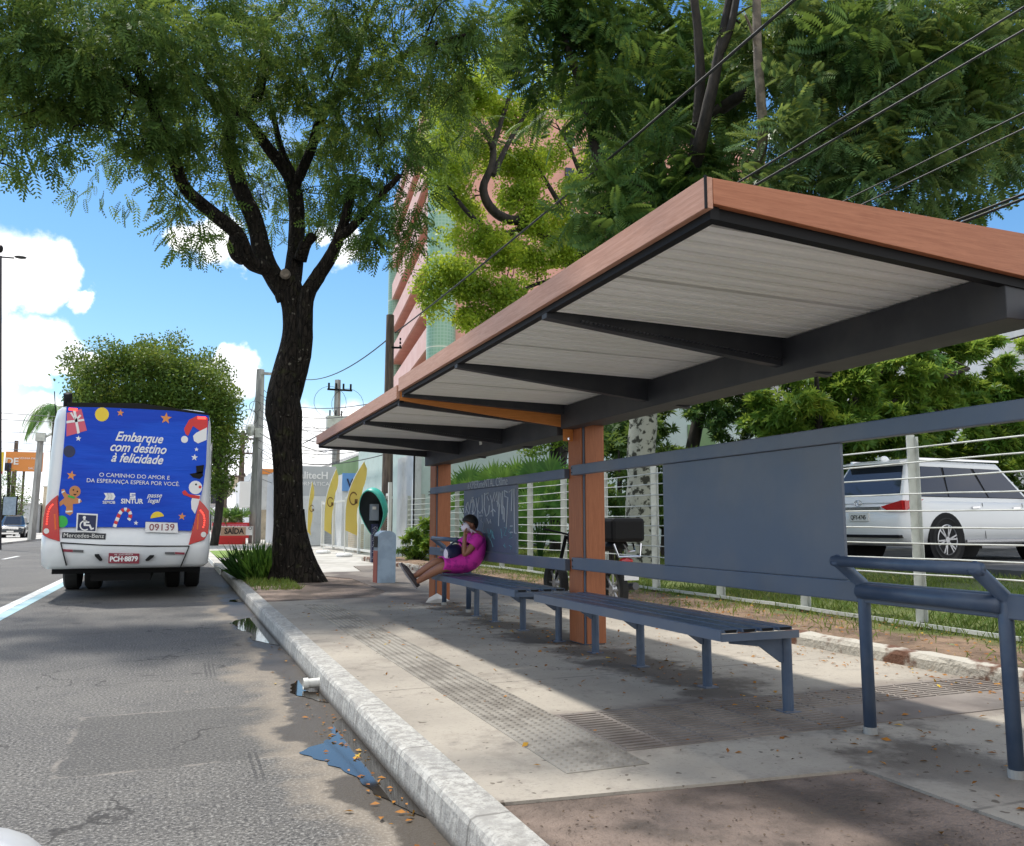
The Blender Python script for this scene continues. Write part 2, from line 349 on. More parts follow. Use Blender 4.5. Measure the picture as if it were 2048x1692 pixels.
MT['lawn'] = M('lawn_strip', (.13, .22, .04), .95, col2=(.20, .28, .06), ns=3)

# ------------------------------------------------------------------ mesh builder
class MB:
    def __init__(s): s.v = []; s.f = []; s.mi = []; s.cur = 0; s.uv = None
    def add(s, vs, fs):
        o = len(s.v); s.v += [tuple(v) for v in vs]; s.f += [tuple(i+o for i in f) for f in fs]; s.mi += [s.cur]*len(fs); return s
    def box(s, a, b):
        x0, y0, z0 = a; x1, y1, z1 = b
        return s.add([(x0, y0, z0), (x1, y0, z0), (x1, y1, z0), (x0, y1, z0), (x0, y0, z1), (x1, y0, z1), (x1, y1, z1), (x0, y1, z1)],
                     [(0, 3, 2, 1), (4, 5, 6, 7), (0, 1, 5, 4), (1, 2, 6, 5), (2, 3, 7, 6), (3, 0, 4, 7)])
    def bar(s, p, q, w, h, up=(0, 0, 1)):
        p = Vector(p); q = Vector(q); d = (q-p).normalized(); u = Vector(up)
        sd = d.cross(u)
        if sd.length < 1e-4: sd = d.cross(Vector((1, 0, 0)))
        sd.normalize(); u = sd.cross(d).normalized(); sd *= w/2; u *= h/2
        return s.add([p-sd-u, p+sd-u, p+sd+u, p-sd+u, q-sd-u, q+sd-u, q+sd+u, q-sd+u],
                     [(0, 1, 2, 3), (7, 6, 5, 4), (0, 4, 5, 1), (1, 5, 6, 2), (2, 6, 7, 3), (3, 7, 4, 0)])
    def tube(s, pts, rad, n=8, cap=True, wob=0.0):
        pts = [Vector(p) for p in pts]; k = len(pts)
        if not hasattr(rad, '__len__'): rad = [rad]*k
        o = len(s.v); prev = None; fs = []
        for i, p in enumerate(pts):
            d = (pts[min(i+1, k-1)]-pts[max(i-1, 0)]).normalized()
            if prev is None:
                a = d.cross(Vector((0, 0, 1)))
                if a.length < .05: a = d.cross(Vector((0, 1, 0)))
            else: a = prev-d*prev.dot(d)
            a.normalize(); prev = a; b = d.cross(a)
            for j in range(n):
                t = 2*pi*j/n; r = rad[i]*(1+wob*(random.random()-.5))
                s.v.append(tuple(p+a*(r*cos(t))+b*(r*sin(t))))
        for i in range(k-1):
            for j in range(n):
                fs.append((o+i*n+j, o+i*n+(j+1) % n, o+(i+1)*n+(j+1) % n, o+(i+1)*n+j))
        if cap:
            fs.append(tuple(o+j for j in range(n))[::-1]); fs.append(tuple(o+(k-1)*n+j for j in range(n)))
        s.f += fs; s.mi += [s.cur]*len(fs); return s
    def loft(s, rings, cap=True, closed=True):
        o = len(s.v); n = len(rings[0]); fs = []
        for r in rings: s.v += [tuple(p) for p in r]
        for i in range(len(rings)-1):
            for j in range(n if closed else n-1):
                fs.append((o+i*n+j, o+i*n+(j+1) % n, o+(i+1)*n+(j+1) % n, o+(i+1)*n+j))
        if cap:
            fs.append(tuple(o+j for j in range(n))[::-1]); fs.append(tuple(o+(len(rings)-1)*n+j for j in range(n)))
        s.f += fs; s.mi += [s.cur]*len(fs); return s
    def prism(s, poly, d):   # poly of 3D points, extruded by vector d
        d = Vector(d); n = len(poly); a = [Vector(p) for p in poly]
        s.add(a+[p+d for p in a], [tuple(range(n))[::-1], tuple(range(n, 2*n))]+[(i, (i+1) % n, n+(i+1) % n, n+i) for i in range(n)])
        return s
    def ball(s, c, r, n=10, m=7):
        if not hasattr(r, '__len__'): r = (r, r, r)
        rings = []
        for i in range(m+1):
            a = pi*i/m; a = min(max(a, .02), pi-.02)
            rings.append([(c[0]+r[0]*sin(a)*cos(2*pi*j/n), c[1]+r[1]*sin(a)*sin(2*pi*j/n), c[2]-r[2]*cos(a)) for j in range(n)])
        return s.loft(rings)
    def build(s, name, mat, parent=None, smooth=False, bevel=0.0, local=False, subsurf=0):
        me = bpy.data.meshes.new(name)
        off = Vector((0, 0, 0)) if (parent is None or local) else wloc(parent)
        vs = [(v[0]-off.x, v[1]-off.y, v[2]-off.z) for v in s.v]
        me.from_pydata(vs, [], s.f)
        for m in (mat if isinstance(mat, list) else [mat]): me.materials.append(MT[m] if isinstance(m, str) else m)
        if isinstance(mat, list): me.polygons.foreach_set('material_index', s.mi)
        bm = bmesh.new(); bm.from_mesh(me); bmesh.ops.recalc_face_normals(bm, faces=bm.faces); bm.to_mesh(me); bm.free()
        if smooth: me.polygons.foreach_set('use_smooth', [True]*len(me.polygons))
        me.update()
        o = bpy.data.objects.new(name, me); C.objects.link(o)
        if parent is not None: o.parent = parent
        if bevel:
            b = o.modifiers.new('bevel', 'BEVEL'); b.width = bevel; b.segments = 2; b.limit_method = 'ANGLE'
        if subsurf:
            b = o.modifiers.new('sub', 'SUBSURF'); b.levels = subsurf; b.render_levels = subsurf
        return o
def wloc(o):
    l = Vector(o.location)
    while o.parent: o = o.parent; l = l+Vector(o.location)
    return l
def thing(name, label, cat, loc=(0, 0, 0), rotz=0.0, group=None):
    o = bpy.data.objects.new(name, None); C.objects.link(o); o.location = loc; o.rotation_euler = (0, 0, rotz)
    o['label'] = label; o['category'] = cat
    if group: o['group'] = group
    return o
def tag(o, label, cat, group=None):
    o['label'] = label; o['category'] = cat
    if group: o['group'] = group
    return o
def kind(o, k, label=None, cat=None):
    o['kind'] = k
    if label: o['label'] = label
    if cat: o['category'] = cat
    return o
def copy_tree(o, parent=None):
    c = o.copy(); C.objects.link(c)
    if parent is not None: c.parent = parent
    for ch in list(o.children): copy_tree(ch, c)
    return c
def at_z(x, y, z):
    r = ray(x, y); t = (z-CAMZ)/r.z; return Vector((r.x*t, r.y*t, z))
def at_Y(x, y, Y):
    r = ray(x, y); t = Y/r.y; return Vector((r.x*t, Y, CAMZ+r.z*t))
def at_X(x, y, X):
    r = ray(x, y); t = X/r.x; return Vector((X, r.y*t, CAMZ+r.z*t))
def text(s, loc, size, mat, parent, rot=(pi/2, 0, 0), shear=0.0, off=0.0, ext=.002, align='CENTER', sx=1.0, local=False, name='lettering'):
    cu = bpy.data.curves.new(name, 'FONT'); cu.body = s; cu.size = size; cu.shear = shear; cu.offset = off; cu.extrude = ext
    cu.align_x = align; cu.align_y = 'CENTER'; cu.materials.append(MT[mat]); cu.resolution_u = 4
    tmp = bpy.data.objects.new(name, cu); me = bpy.data.meshes.new_from_object(tmp); me.name = name
    bpy.data.objects.remove(tmp); bpy.data.curves.remove(cu)
    o = bpy.data.objects.new(name, me); C.objects.link(o)
    l = Vector(loc)
    if parent is not None:
        o.parent = parent
        if not local: l = l-wloc(parent)
    o.location = l; o.rotation_euler = rot; o.scale = (sx, 1, 1)
    return o
def sphere_pts(n, rng=RNG):
    d = rng.normal(size=(n, 3)); d /= np.linalg.norm(d, axis=1)[:, None]; return d

# foliage ------------------------------------------------------------
def tmpl_pinnate(pairs, ll, lw, ang=.35, droop=.15):
    v = []; f = []
    for i in range(pairs):
        y = (i+.7)/pairs; k = ll*(1-.55*abs(2*y-1)**2)
        zc = -droop*y*y
        for sgn in (-1, 1):
            o = len(v)
            tx, ty = sgn*k*cos(ang), k*sin(ang)
            v += [(0, y, zc), (tx*.5+lw*.0, y+ty*.5-lw/2, zc+.02*k), (tx, y+ty, zc-.25*k), (tx*.5, y+ty*.5+lw/2, zc+.02*k)]
            f.append((o, o+1, o+2, o+3) if sgn > 0 else (o, o+3, o+2, o+1))
    return np.array(v), f
def tmpl_whorl(n, lw, tilt=.3, seed=1):
    r = random.Random(seed); v = []; f = []
    for i in range(n):
        a = 2*pi*i/n+r.uniform(-.25, .25); e = tilt+r.uniform(-.5, .35); L = r.uniform(.7, 1.05)
        d = Vector((cos(a)*cos(e), sin(a)*cos(e), sin(e))); sd = Vector((-sin(a), cos(a), r.uniform(-.3, .3)))*lw/2
        m = d*L*.5; t = d*L+Vector((0, 0, -.25*L))
        o = len(v); v += [(0, 0, 0), tuple(m-sd), tuple(t), tuple(m+sd)]; f.append((o, o+1, o+2, o+3))
    return np.array(v), f
def tmpl_scatter(n, ls, seed=1):
    r = random.Random(seed); v = []; f = []
    for i in range(n):
        c = Vector((r.uniform(-1, 1), r.uniform(-1, 1), r.uniform(-.7, .7)))
        d = Vector((r.uniform(-1, 1), r.uniform(-1, 1), r.uniform(-.8, .3))).normalized()
        sd = d.cross(Vector((r.uniform(-.4, .4), r.uniform(-.4, .4), 1))).normalized()*ls*.28
        o = len(v); v += [tuple(c), tuple(c+d*ls*.5-sd), tuple(c+d*ls), tuple(c+d*ls*.5+sd)]; f.append((o, o+1, o+2, o+3))
    return np.array(v), f
def foliage(name, mat, parent, P, A, Nn, sc, tmpl, label=None):
    """P points, A frond axis, Nn normals, sc scales (arrays); one mesh of many leaf faces"""
    tv, tf = tmpl; n = len(P); k = len(tv)
    A = A/np.linalg.norm(A, axis=1)[:, None]
    X = np.cross(A, Nn); X /= np.linalg.norm(X, axis=1)[:, None]+1e-9
    Z = np.cross(X, A)
    V = P[:, None, :]+sc[:, None, None]*(tv[None, :, 0:1]*X[:, None, :]+tv[None, :, 1:2]*A[:, None, :]+tv[None, :, 2:3]*Z[:, None, :])
    V = V.reshape(-1, 3)
    if parent is not None: V = V-np.array(wloc(parent))
    F = (np.array(tf)[None]+(np.arange(n)*k)[:, None, None]).reshape(-1, 4)
    me = bpy.data.meshes.new(name)
    me.vertices.add(len(V)); me.vertices.foreach_set('co', V.astype(np.float32).ravel())
    me.loops.add(F.size); me.loops.foreach_set('vertex_index', F.astype(np.int32).ravel())
    me.polygons.add(len(F)); me.polygons.foreach_set('loop_start', (np.arange(len(F))*4).astype(np.int32))
    me.polygons.foreach_set('loop_total', np.full(len(F), 4, np.int32))
    me.materials.append(MT[mat]); me.update(calc_edges=True)
    o = bpy.data.objects.new(name, me); C.objects.link(o)
    if parent is not None: o.parent = parent
    return o
def clump_pts(clumps, dens, shell=.5):
    """clumps: (x,y,z,r[,density factor]) -> points, outward dirs. sub-clumped for light and dark bunches"""
    P = []; D = []
    for c in clumps:
        x, y, z, r = c[:4]; k = c[4] if len(c) > 4 else 1.0
        nsub = max(3, int(5+r*9))
        sd = sphere_pts(nsub)*(RNG.random(nsub)**.45)[:, None]*r*np.array([1, 1, .75])
        n = int(dens*k*r*r); per = max(2, n//nsub)
        for s_ in sd:
            rr = r*.34*(.7+.6*RNG.random())
            d = sphere_pts(per); q = d*(RNG.random(per)**shell)[:, None]*rr*np.array([1.15, 1.15, .62])
            P.append(np.array([x, y, z])+s_+q); D.append(d*.6+s_/r)
    return np.concatenate(P), np.concatenate(D)
def crown(name, mat, parent, clumps, dens, tmpl, size, droop=.5, flat=.6, shell=.5):
    P, D = clump_pts(clumps, dens, shell); n = len(P)
    A = D+RNG.normal(size=(n, 3))*.55+np.array([0, 0, -droop])
    Nn = np.array([0, 0, 1.0])*flat+RNG.normal(size=(n, 3))*.45
    return foliage(name, mat, parent, P, A, Nn, size*(.7+.6*RNG.random(n)), tmpl)
def limb(mb, pts, r0, r1, n=9, wob=.12, sub=4, jit=.10):
    """smooth gnarled limb through pts"""
    pts = [Vector(p) for p in pts]; out = []
    for i in range(len(pts)-1):
        p0 = pts[max(i-1, 0)]; p1 = pts[i]; p2 = pts[i+1]; p3 = pts[min(i+2, len(pts)-1)]
        for k in range(sub):
            t = k/sub
            out.append(.5*((2*p1)+(-p0+p2)*t+(2*p0-5*p1+4*p2-p3)*t*t+(-p0+3*p1-3*p2+p3)*t**3))
    out.append(pts[-1]); m = len(out)-1
    if not hasattr(r0, '__len__'): rr = [r0+(r1-r0)*(i/m) for i in range(m+1)]
    else: rr = [np.interp(i/m*(len(r0)-1), range(len(r0)), r0) for i in range(m+1)]
    j = min(rr)*jit
    out = [p+Vector((random.uniform(-j, j), random.uniform(-j, j), 0)) for p in out]
    mb.tube(out, rr, n, wob=wob); return out
def twigs(mb, clumps, anchors, r=.02, per=2):
    """branches grow outwards: each clump hangs on the nearest limb or earlier branch"""
    an = list(anchors); todo = list(clumps)
    todo.sort(key=lambda c: min((p-Vector(c[:3])).length for p in anchors))
    for c in todo:
        cc = Vector(c[:3]); a = min(an, key=lambda p: (p-cc).length+(1.0 if p.z > cc.z+.5 else 0))
        if (a-cc).length > 4.2: continue
        for k in range(per if c[3] > .4 else 1):
            e = cc+Vector((random.uniform(-1, 1), random.uniform(-1, 1), random.uniform(-.6, .8)))*c[3]*.6
            d = (e-a).length
            m = (a+e)/2+Vector((random.uniform(-.16, .16), random.uniform(-.16, .16), random.uniform(.0, .16)))*d
            m1 = (a+m)/2+Vector((random.uniform(-.06, .06), random.uniform(-.06, .06), random.uniform(-.05, .08)))*d
            rr = min(.05, r*.6+.010*d)
            an += limb(mb, [a, m1, m, e], rr, .005, 5, .1, 3)[3:]

# ================================================================== GROUND
KX0, KX1, GZ = 1.02, 1.18, .15
def sheet(name, poly, z, mat, thick=0.0):
    mb = MB()
    if thick: mb.prism([(x, y, z-thick) for x, y in poly], (0, 0, thick))
    else: mb.add([(x, y, z) for x, y in poly], [tuple(range(len(poly)))])
    return kind(mb.build(name, mat), 'structure')
sheet('ground', [(-900, -60), (900, -60), (900, 1500), (-900, 1500)], -.03, 'ground')
sheet('road', [(-9.4, -30), (KX0+.02, -30), (KX0+.02, 420), (-9.4, 420)], 0, 'asphalt')
sheet('opposite_pavement', [(-16, -30), (-9.4, -30), (-9.4, 420), (-16, 420)], .12, 'farpave', .14)
# kerb with irregular worn arris
mb = MB(); rings = []; y = -12.0
while y < 21.3:
    j = lambda a: random.uniform(-a, a)
    dz_ = -.10*max(0, (y-20.3))
    rings.append([(KX0-.012, y, -.02), (KX0-.010+j(.002), y, .05), (KX0-.002+j(.002), y, .125+j(.002)+dz_), (KX0+.010+j(.003), y, .146+j(.002)+dz_), (KX0+.03, y, .154+j(.001)+dz_), (KX1, y, .155+dz_), (KX1, y, -.02)])
    y += .11
kind(mb.loft(rings).build('kerb', 'kerb', smooth=False), 'structure')
sheet('pavement', [(KX1, 3.12), (2.80, 2.96), (2.84, -12), (5.12, -12), (5.12, 21.5), (4.2, 21.5), (3.9, 19.0), (2.4, 18.8), (3.2, 16.5), (3.1, 13.2), (2.7, 12.25), (KX1, 12.0)], GZ, 'concrete', .17)
sheet('dirt_verge', [(KX1, -12), (2.84, -12), (2.80, 2.96), (KX1, 3.12)], GZ-.012, 'dirt', .15)
sheet('dirt_verge', [(KX1, 12.0), (2.7, 12.25), (3.1, 13.2), (3.2, 16.5), (2.4, 18.8), (KX1, 19.5)], GZ-.010, 'dirt', .15)
sheet('pavement_beyond', [(KX1, 19.5), (2.4, 18.8), (3.9, 19.0), (4.2, 21.5), (7.2, 21.5), (7.2, 26), (30, 60), (30, 300), (KX0, 300), (KX0, 21.3), (KX1, 21.3)], GZ-.02, 'farpave', .15)
kind(MB().box((KX0-.02, 21.3, -.02), (KX1, 300, .115)).build('kerb_beyond', 'offwhite'), 'structure')
# tactile paving: domes along the kerb, bars crossing
mb = MB()
def frustum(mb, x, y, r, h, z=GZ):
    n = 6; a = [(x+r*cos(2*pi*i/n), y+r*sin(2*pi*i/n), z) for i in range(n)]; b = [(x+r*.55*cos(2*pi*i/n), y+r*.55*sin(2*pi*i/n), z+h) for i in range(n)]
    mb.add(a+b, [(i, (i+1) % n, n+(i+1) % n, n+i) for i in range(n)]+[tuple(range(n, 2*n))])
mb.box((1.58, 3.36, GZ), (1.98, 11.35, GZ+.004))
for i in range(8):
    for k in range(160):
        frustum(mb, 1.605+.05*i, 3.385+.05*k, .015, .007, GZ+.004)
kind(mb.build('tactile_paving', 'tactile'), 'structure')
mb = MB(); mb.box((1.983, 3.58, GZ), (5.1, 4.38, GZ+.004))
for tx in range(13):
    x0 = 1.99+.24*tx
    for k in range(16):
        if x0 < 3.2 or k > 7: mb.box((x0+.012, 3.60+.048*k, GZ+.0035), (x0+.225, 3.618+.048*k, GZ+.0095))
kind(mb.build('tactile_paving_bars', 'tactile_d'), 'structure')
# garden kerb, dirt, grass, parking
mb = MB(); rings = []; y = -12.0
while y < 25:
    j = lambda a: random.uniform(-a, a)
    rings.append([(5.10, y, GZ-.02), (5.10+j(.006), y, .22), (5.115+j(.008), y, .255+j(.008)), (5.23+j(.006), y, .26+j(.006)), (5.25, y, .2)]); y += .13
kind(mb.loft(rings).build('garden_kerb', M('old_kerb', (.46, .43, .37), .9, col2=(.13, .06, .035), ns=3.2, lo=.5, hi=.6, bump=.8, bs=30)), 'structure')
def gz(x):
    return float(np.interp(x, [5.2, 6.6, 8.2, 10.1, 10.4, 60], [.235, .24, .34, .50, .55, .55]))
mb = MB(); NX, NY = 60, 90; vs = []
for i in range(NX+1):
    for k in range(NY+1):
        x = 5.23+(10.3-5.23)*i/NX; y = -12+37.0*k/NY
        vs.append((x, y, gz(x)+.018*sin(x*5+y*3)*sin(y*2.3+x)+random.uniform(-.006, .006)))
fs = [(i*(NY+1)+k, (i+1)*(NY+1)+k, (i+1)*(NY+1)+k+1, i*(NY+1)+k+1) for i in range(NX) for k in range(NY)]
mg = bpy.data.materials.new('garden_ground'); mg.use_nodes = True; t = NT(mg.node_tree); v = t.n('ShaderNodeTexCoord').outputs['Object']; x_, y_, z_ = t.xyz(v)
so_ = t.mix(t.ramp(t.noise(v, 3, 7, .65), .35, .65), (.30, .20, .13), (.13, .085, .055)); gr_ = t.mix(t.noise(v, 2.5, 5), (.075, .12, .025), (.16, .17, .05))
ff = t.ramp(t.math('ADD', x_, t.math('MULTIPLY', t.math('SUBTRACT', t.noise(v, 1.8, 6), .5), 1.6)), 6.1, 6.5)
bb = t.n('ShaderNodeBsdfPrincipled', {'Base Color': t.mix(ff, so_, gr_), 'Roughness': .95, 'Normal': t.n('ShaderNodeBump', {'Strength': .9, 'Distance': .03, 'Height': t.noise(v, 28, 6, .7)}).outputs[0]})
t.n('ShaderNodeOutputMaterial', {'Surface': bb.outputs[0]})
kind(mb.add(vs, fs).build('garden_soil', mg), 'structure')
kind(MB().box((10.25, -12, -.02), (60, 60, .55)).build('car_park', 'parking'), 'structure')
kind(MB().box((10.15, -12, 0), (10.3, 25, .60)).build('car_park_kerb', 'parking'), 'structure')
# road markings
sheet('bus_lane_line_white', [(-2.34, -5), (-2.18, -5), (-2.10, 60), (-2.26, 60)], .004, 'white_line')
sheet('bus_lane_line_blue', [(-2.175, -5), (-2.02, -5), (-1.94, 60), (-2.095, 60)], .004, 'blue_line')
for k in range(5):
    sheet('lane_dash', [(-5.56, 33.5+k*9), (-5.42, 33.5+k*9), (-5.42, 36.6+k*9), (-5.56, 36.6+k*9)], .004, 'white_line')
sheet('lawn_strip', [(1.25, 28.5), (3.3, 28.5), (3.1, 36), (1.25, 36)], .145, 'lawn', .02)
# puddles: thin irregular films of water in the gutter
def puddle(cx, ys, ws, lab, grp='rain puddles in the gutter'):
    L = []; Rr = []; cy_ = ys[0]
    for i in range((len(ys)-1)*12+1):
        a = i/12; y = np.interp(a, range(len(ys)), ys); w_ = sum(np.interp(a+q_, range(len(ys)), ws) for q_ in (-.45, -.25, 0, .25, .45))/5*min(1, i/4, ((len(ys)-1)*12-i)/4+.05)
        L.append((1.0-w_-(.012*sin(a*3.3+cy_)+.011*sin(a*9.1+1)+random.uniform(0, .006))*min(1, w_*5), y, .0045)); Rr.append((1.006, y, .0045))
    poly = L+Rr[::-1]; n = len(L); mb = MB(); mb.add(L+Rr, [(i, n+i, n+i+1, i+1) for i in range(n-1)])
    o = mb.build('puddle', 'puddle'); tag(o, lab, 'puddle', grp); return o
puddle(0, [3.5, 3.75, 4.0, 4.3, 4.5, 4.7, 4.85, 5.0, 5.2, 5.4], [.02, .08, .15, .17, .27, .36, .20, .12, .10, .02], 'largest puddle in the gutter, reflecting blue sky, nearest the viewer')
puddle(0, [5.9, 6.05, 6.2, 6.4, 6.6, 6.8, 6.95], [.02, .07, .15, .19, .16, .08, .02], 'middle puddle beside the white drain pipe in the kerb')
puddle(0, [8.8, 9.1, 9.5, 9.9, 10.3, 10.7, 11.1, 11.6], [.02, .14, .25, .14, .33, .27, .38, .03], 'long broken puddle in shade behind the bus')
puddle(0, [13.8, 14.1, 14.4], [.04, .26, .04], 'small bright puddle beside the bus corner and kerb')

# drain pipe in kerb
t_ = thing('drain_pipe', 'short white plastic drain pipe sticking out of the kerb above the gutter', 'pipe', (.97, 6.38, .05))
mb = MB(); mb.tube([(1.04, 6.38, .055), (.90, 6.38, .05)], .034, 12, cap=False); mb.tube([(.935, 6.38, .0515), (.90, 6.38, .05)], .042, 12, cap=False); mb.build('pipe', 'offwhite', t_, smooth=True)
# fallen leaves as litter
P = []; 
for _ in range(110): P.append((1.0-abs(random.gauss(0, .10))-.02, random.uniform(2.4, 5.6) if random.random() < .75 else random.uniform(5.6, 9), .009))
for _ in range(300): P.append((random.uniform(1.3, 5.0), random.uniform(1.5, 11.5), GZ+.006))
for _ in range(420):
    yy = random.uniform(1.5, 11); P.append((3.3+random.gauss(0, .35), yy, GZ+.006))
for _ in range(500): P.append((random.uniform(4.6, 5.09), random.uniform(1.5, 12), GZ+.006))
for _ in range(700): P.append((random.uniform(5.26, 6.6), random.uniform(2, 14), .262))
P = np.array(P); n = len(P)
A = RNG.normal(size=(n, 3))*np.array([1, 1, .12]); Nn = np.array([0, 0, 1.0])+RNG.normal(size=(n, 3))*.3
lt = (np.array([(0, 0, 0), (.24, .45, .1), (0, 1, 0), (-.24, .45, .1)]), [(0, 1, 2, 3)])
kind(foliage('fallen_leaves', 'fallen', None, P, A, Nn, .035*(.5+RNG.random(n)), lt), 'stuff', 'yellow and brown fallen leaves scattered over gutter and pavement', 'leaves')
P = []
for _ in range(1500):
    P.append((3.3+random.gauss(0, .3), random.uniform(1.5, 11), GZ+.005) if random.random() < .4 else (random.uniform(1.3, 5.05), random.uniform(-1, 11.5) , GZ+.004))
for _ in range(1500): P.append((random.uniform(1.2, 2.8), random.uniform(.5, 3.0), GZ-.008))
for _ in range(800): P.append((random.uniform(1.2, 3.1), random.uniform(12.2, 18), GZ-.006))
P = np.array(P); n = len(P); A = RNG.normal(size=(n, 3))*np.array([1, 1, .15]); Nn = np.array([0, 0, 1.0])+RNG.normal(size=(n, 3))*.3
MT['twiglit'] = M('dark_litter', (.06, .04, .028), .9, col2=(.16, .11, .07), ns=20)
kind(foliage('litter', 'twiglit', None, P, A, Nn, .0125*(.4+1.2*RNG.random(n)), lt), 'stuff', 'small dark twigs and leaf crumbs lying on the pavement', 'litter')
# grass blades
def grass(n, x0, x1, y0, y1, h, name, lab, xb=None):
    X = x0+(x1-x0)*RNG.random(n)**(1.0 if xb is None else xb); Y = y0+(y1-y0)*RNG.random(n)
    keep = (np.sin(X*3.1+1.3*np.sin(Y*1.9))+np.sin(Y*2.7+X*1.7)+RNG.normal(size=n)*.7) > -.9; X = X[keep]; Y = Y[keep]; n = len(X)
    Z = np.interp(X, [0, 5.19, 5.2, 6.6, 8.2, 10.1], [.13, .13, .235, .24, .34, .50])
    A = RNG.normal(size=(n, 3))*.55+np.array([0, 0, 1.0]); Nn = RNG.normal(size=(n, 3))
    tb = (np.array([(-.05, 0, 0), (.05, 0, 0), (.04, .6, .05), (0, 1, .25)]), [(0, 1, 2, 3)])
    kind(foliage(name, 'blade', None, np.stack([X, Y, Z], 1), A, Nn, h*(.4+.9*RNG.random(n)), tb), 'stuff', lab, 'grass')
grass(60000, 6.3, 10.1, 2.0, 24, .09, 'grass', 'short green grass growing on the slope behind the white fence')
grass(3500, 5.3, 6.3, 2.0, 20, .08, 'weeds', 'sparse weed tufts on the bare soil strip under the fence', .7)
grass(5000, 1.2, 1.95, 14.2, 20.5, .12, 'verge_grass', 'dark grass verge between the kerb and the big tree trunk')

# ================================================================== SHELTER
RX0, RX1 = 1.68, 3.50          # roof front, roof back
CXA, CXB = 3.35, 3.555          # column
ZR = 2.42                      # top of fascia
def shelter(name, lab, y0, y1, cols, dz, near_fascia, graffiti):
    """roof y0 (near) .. y1 (far); cols = y of columns"""
    T = thing(name, lab, 'bus shelter', (CXA, (y0+y1)/2, GZ))
    zt = ZR+dz; zp = zt-.14
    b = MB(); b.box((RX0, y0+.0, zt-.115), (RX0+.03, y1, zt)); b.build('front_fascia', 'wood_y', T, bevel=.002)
    b = MB(); b.box((RX0+.031, y0+.02, zt-.145), (RX0+.07, y1, zt-.01)); b.build('front_purlin', 'black', T)
    # side fascia, deeper towards the back
    def wedge(ya, yb, za, zb, x0=RX0+.032, x1=RX1+.05, top=None):
        top = zt-.001 if top is None else top
        return MB().prism([(x0, ya, top-za), (x1, ya, top-zb), (x1, ya, top), (x0, ya, top)], (0, yb-ya, 0))
    if near_fascia == 'wood':
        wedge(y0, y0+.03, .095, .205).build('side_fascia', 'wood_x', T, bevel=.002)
        wedge(y0+.031, y0+.075, .118, .225, top=zt-.02).build('end_rib', 'black', T)
        c = MB().box((RX0-.004, y0-.004, zt-.118), (RX0+.004, y0+.004, zt+.003)); c.build('corner_joint', 'black', T)
    else:
        wedge(y0, y0+.035, .125, .325).build('side_fascia', 'wood_o', T)
        b = MB(); b.box((CXA-.12, y0-.006, zt-.42), (CXA-.02, y0-.001, zt-.26)); b.build('bracket_plate', 'wood_o', T)
        b = MB(); b.tube([(CXA-.07, y0-.02, zt-.40), (CXA-.07, y0-.005, zt-.40)], .012, 8); b.build('bolt', 'chrome', T)
        wedge(y0+.036, y0+.08, .15, .29, top=zt-.02).build('end_rib', 'steel_d', T)
    wedge(y1-.06, y1, .150, .250, top=zt-.01).build('end_rib', 'steel_d', T)
    nb = 3; L = (y1-y0)/nb
    for k in range(1, nb):
        yy = y0+k*L
        wedge(yy-.03, yy+.03, .15, .335, top=zt-.02).build('rib', 'steel_d', T)
        if k == 1:
            g = MB(); z0a = zt-.17-.075; 
            for q in range(58):
                xx = RX0+.22+q*.024; zz = np.interp(xx, [RX0, RX1], [zt-.165, zt-.315])
                g.bar((xx, yy-.075, zz+.004), (xx+.012, yy-.035, zz+.004), .010, .004)
            g.build('drain_slots', 'steel_d', T)
    # corrugated ceiling sheets running front to back; two per bay with a dark seam
    for k in range(nb):
        ya, yb = y0+k*L+.08, y0+(k+1)*L-.03
        for h in range(2):
            a = ya+(yb-ya)*h/2+.02; b_ = ya+(yb-ya)*(h+1)/2-.02
            rings = []; m = 96; prof = []
            for i in range(m+1):
                yy = a+(b_-a)*i/m; ph = (i/m*6) % 1.0
                zz = zp+(.012 if ph < .42 else (.0 if ph > .58 else .012*(.58-ph)/.16))
                prof.append((yy, zp+(.040 if .40 < ph < .56 else (.012 if ph > .75 else .0))))
            lo = [(RX0+.06, y_, z_) for y_, z_ in prof]+[(RX0+.06, y_, z_+.02) for y_, z_ in prof[::-1]]
            hi = [(RX1-.14, y_, z_-.02) for y_, z_ in prof]+[(RX1-.14, y_, z_+.0) for y_, z_ in prof[::-1]]
            MB().loft([lo, hi]).build('ceiling_sheet', 'sheet', T)
    for k in range(nb):
        ym = (y0+k*L+.08+y0+(k+1)*L-.03)/2; b = MB(); b.box((RX0+.07, ym-.022, zt-.118), (RX1-.15, ym+.022, zt-.10)); b.build('seam', 'black', T)
    b = MB(); b.box((RX0+.04, y0+.03, zt-.09), (RX1-.02, y1-.01, zt-.075)); b.build('roof_deck', 'steel_d', T)
    # back beam
    b = MB(); b.box((CXA-.16, y0+.04, zt-.365), (CXA-.02, y1+.02, zt-.165)); b.build('back_beam', 'steel_d', T, bevel=.004)
    b = MB(); b.box((CXA-.02, y0+.05, zt-.335), (CXB, y1, zt-.18)); b.build('back_beam_inner', 'steel_d', T)
    for yc in cols:
        b = MB(); b.box((CXA+.006, yc-.12, GZ), (CXB-.006, yc+.16, zt-.30))
        core = b.build('column', 'steel', T, bevel=.003)
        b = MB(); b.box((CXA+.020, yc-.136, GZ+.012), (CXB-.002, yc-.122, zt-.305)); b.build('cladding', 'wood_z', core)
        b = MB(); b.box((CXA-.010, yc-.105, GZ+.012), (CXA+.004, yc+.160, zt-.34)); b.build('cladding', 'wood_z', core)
    # rails between columns
    ya, yb = min(cols)-.02, max(cols)+.02
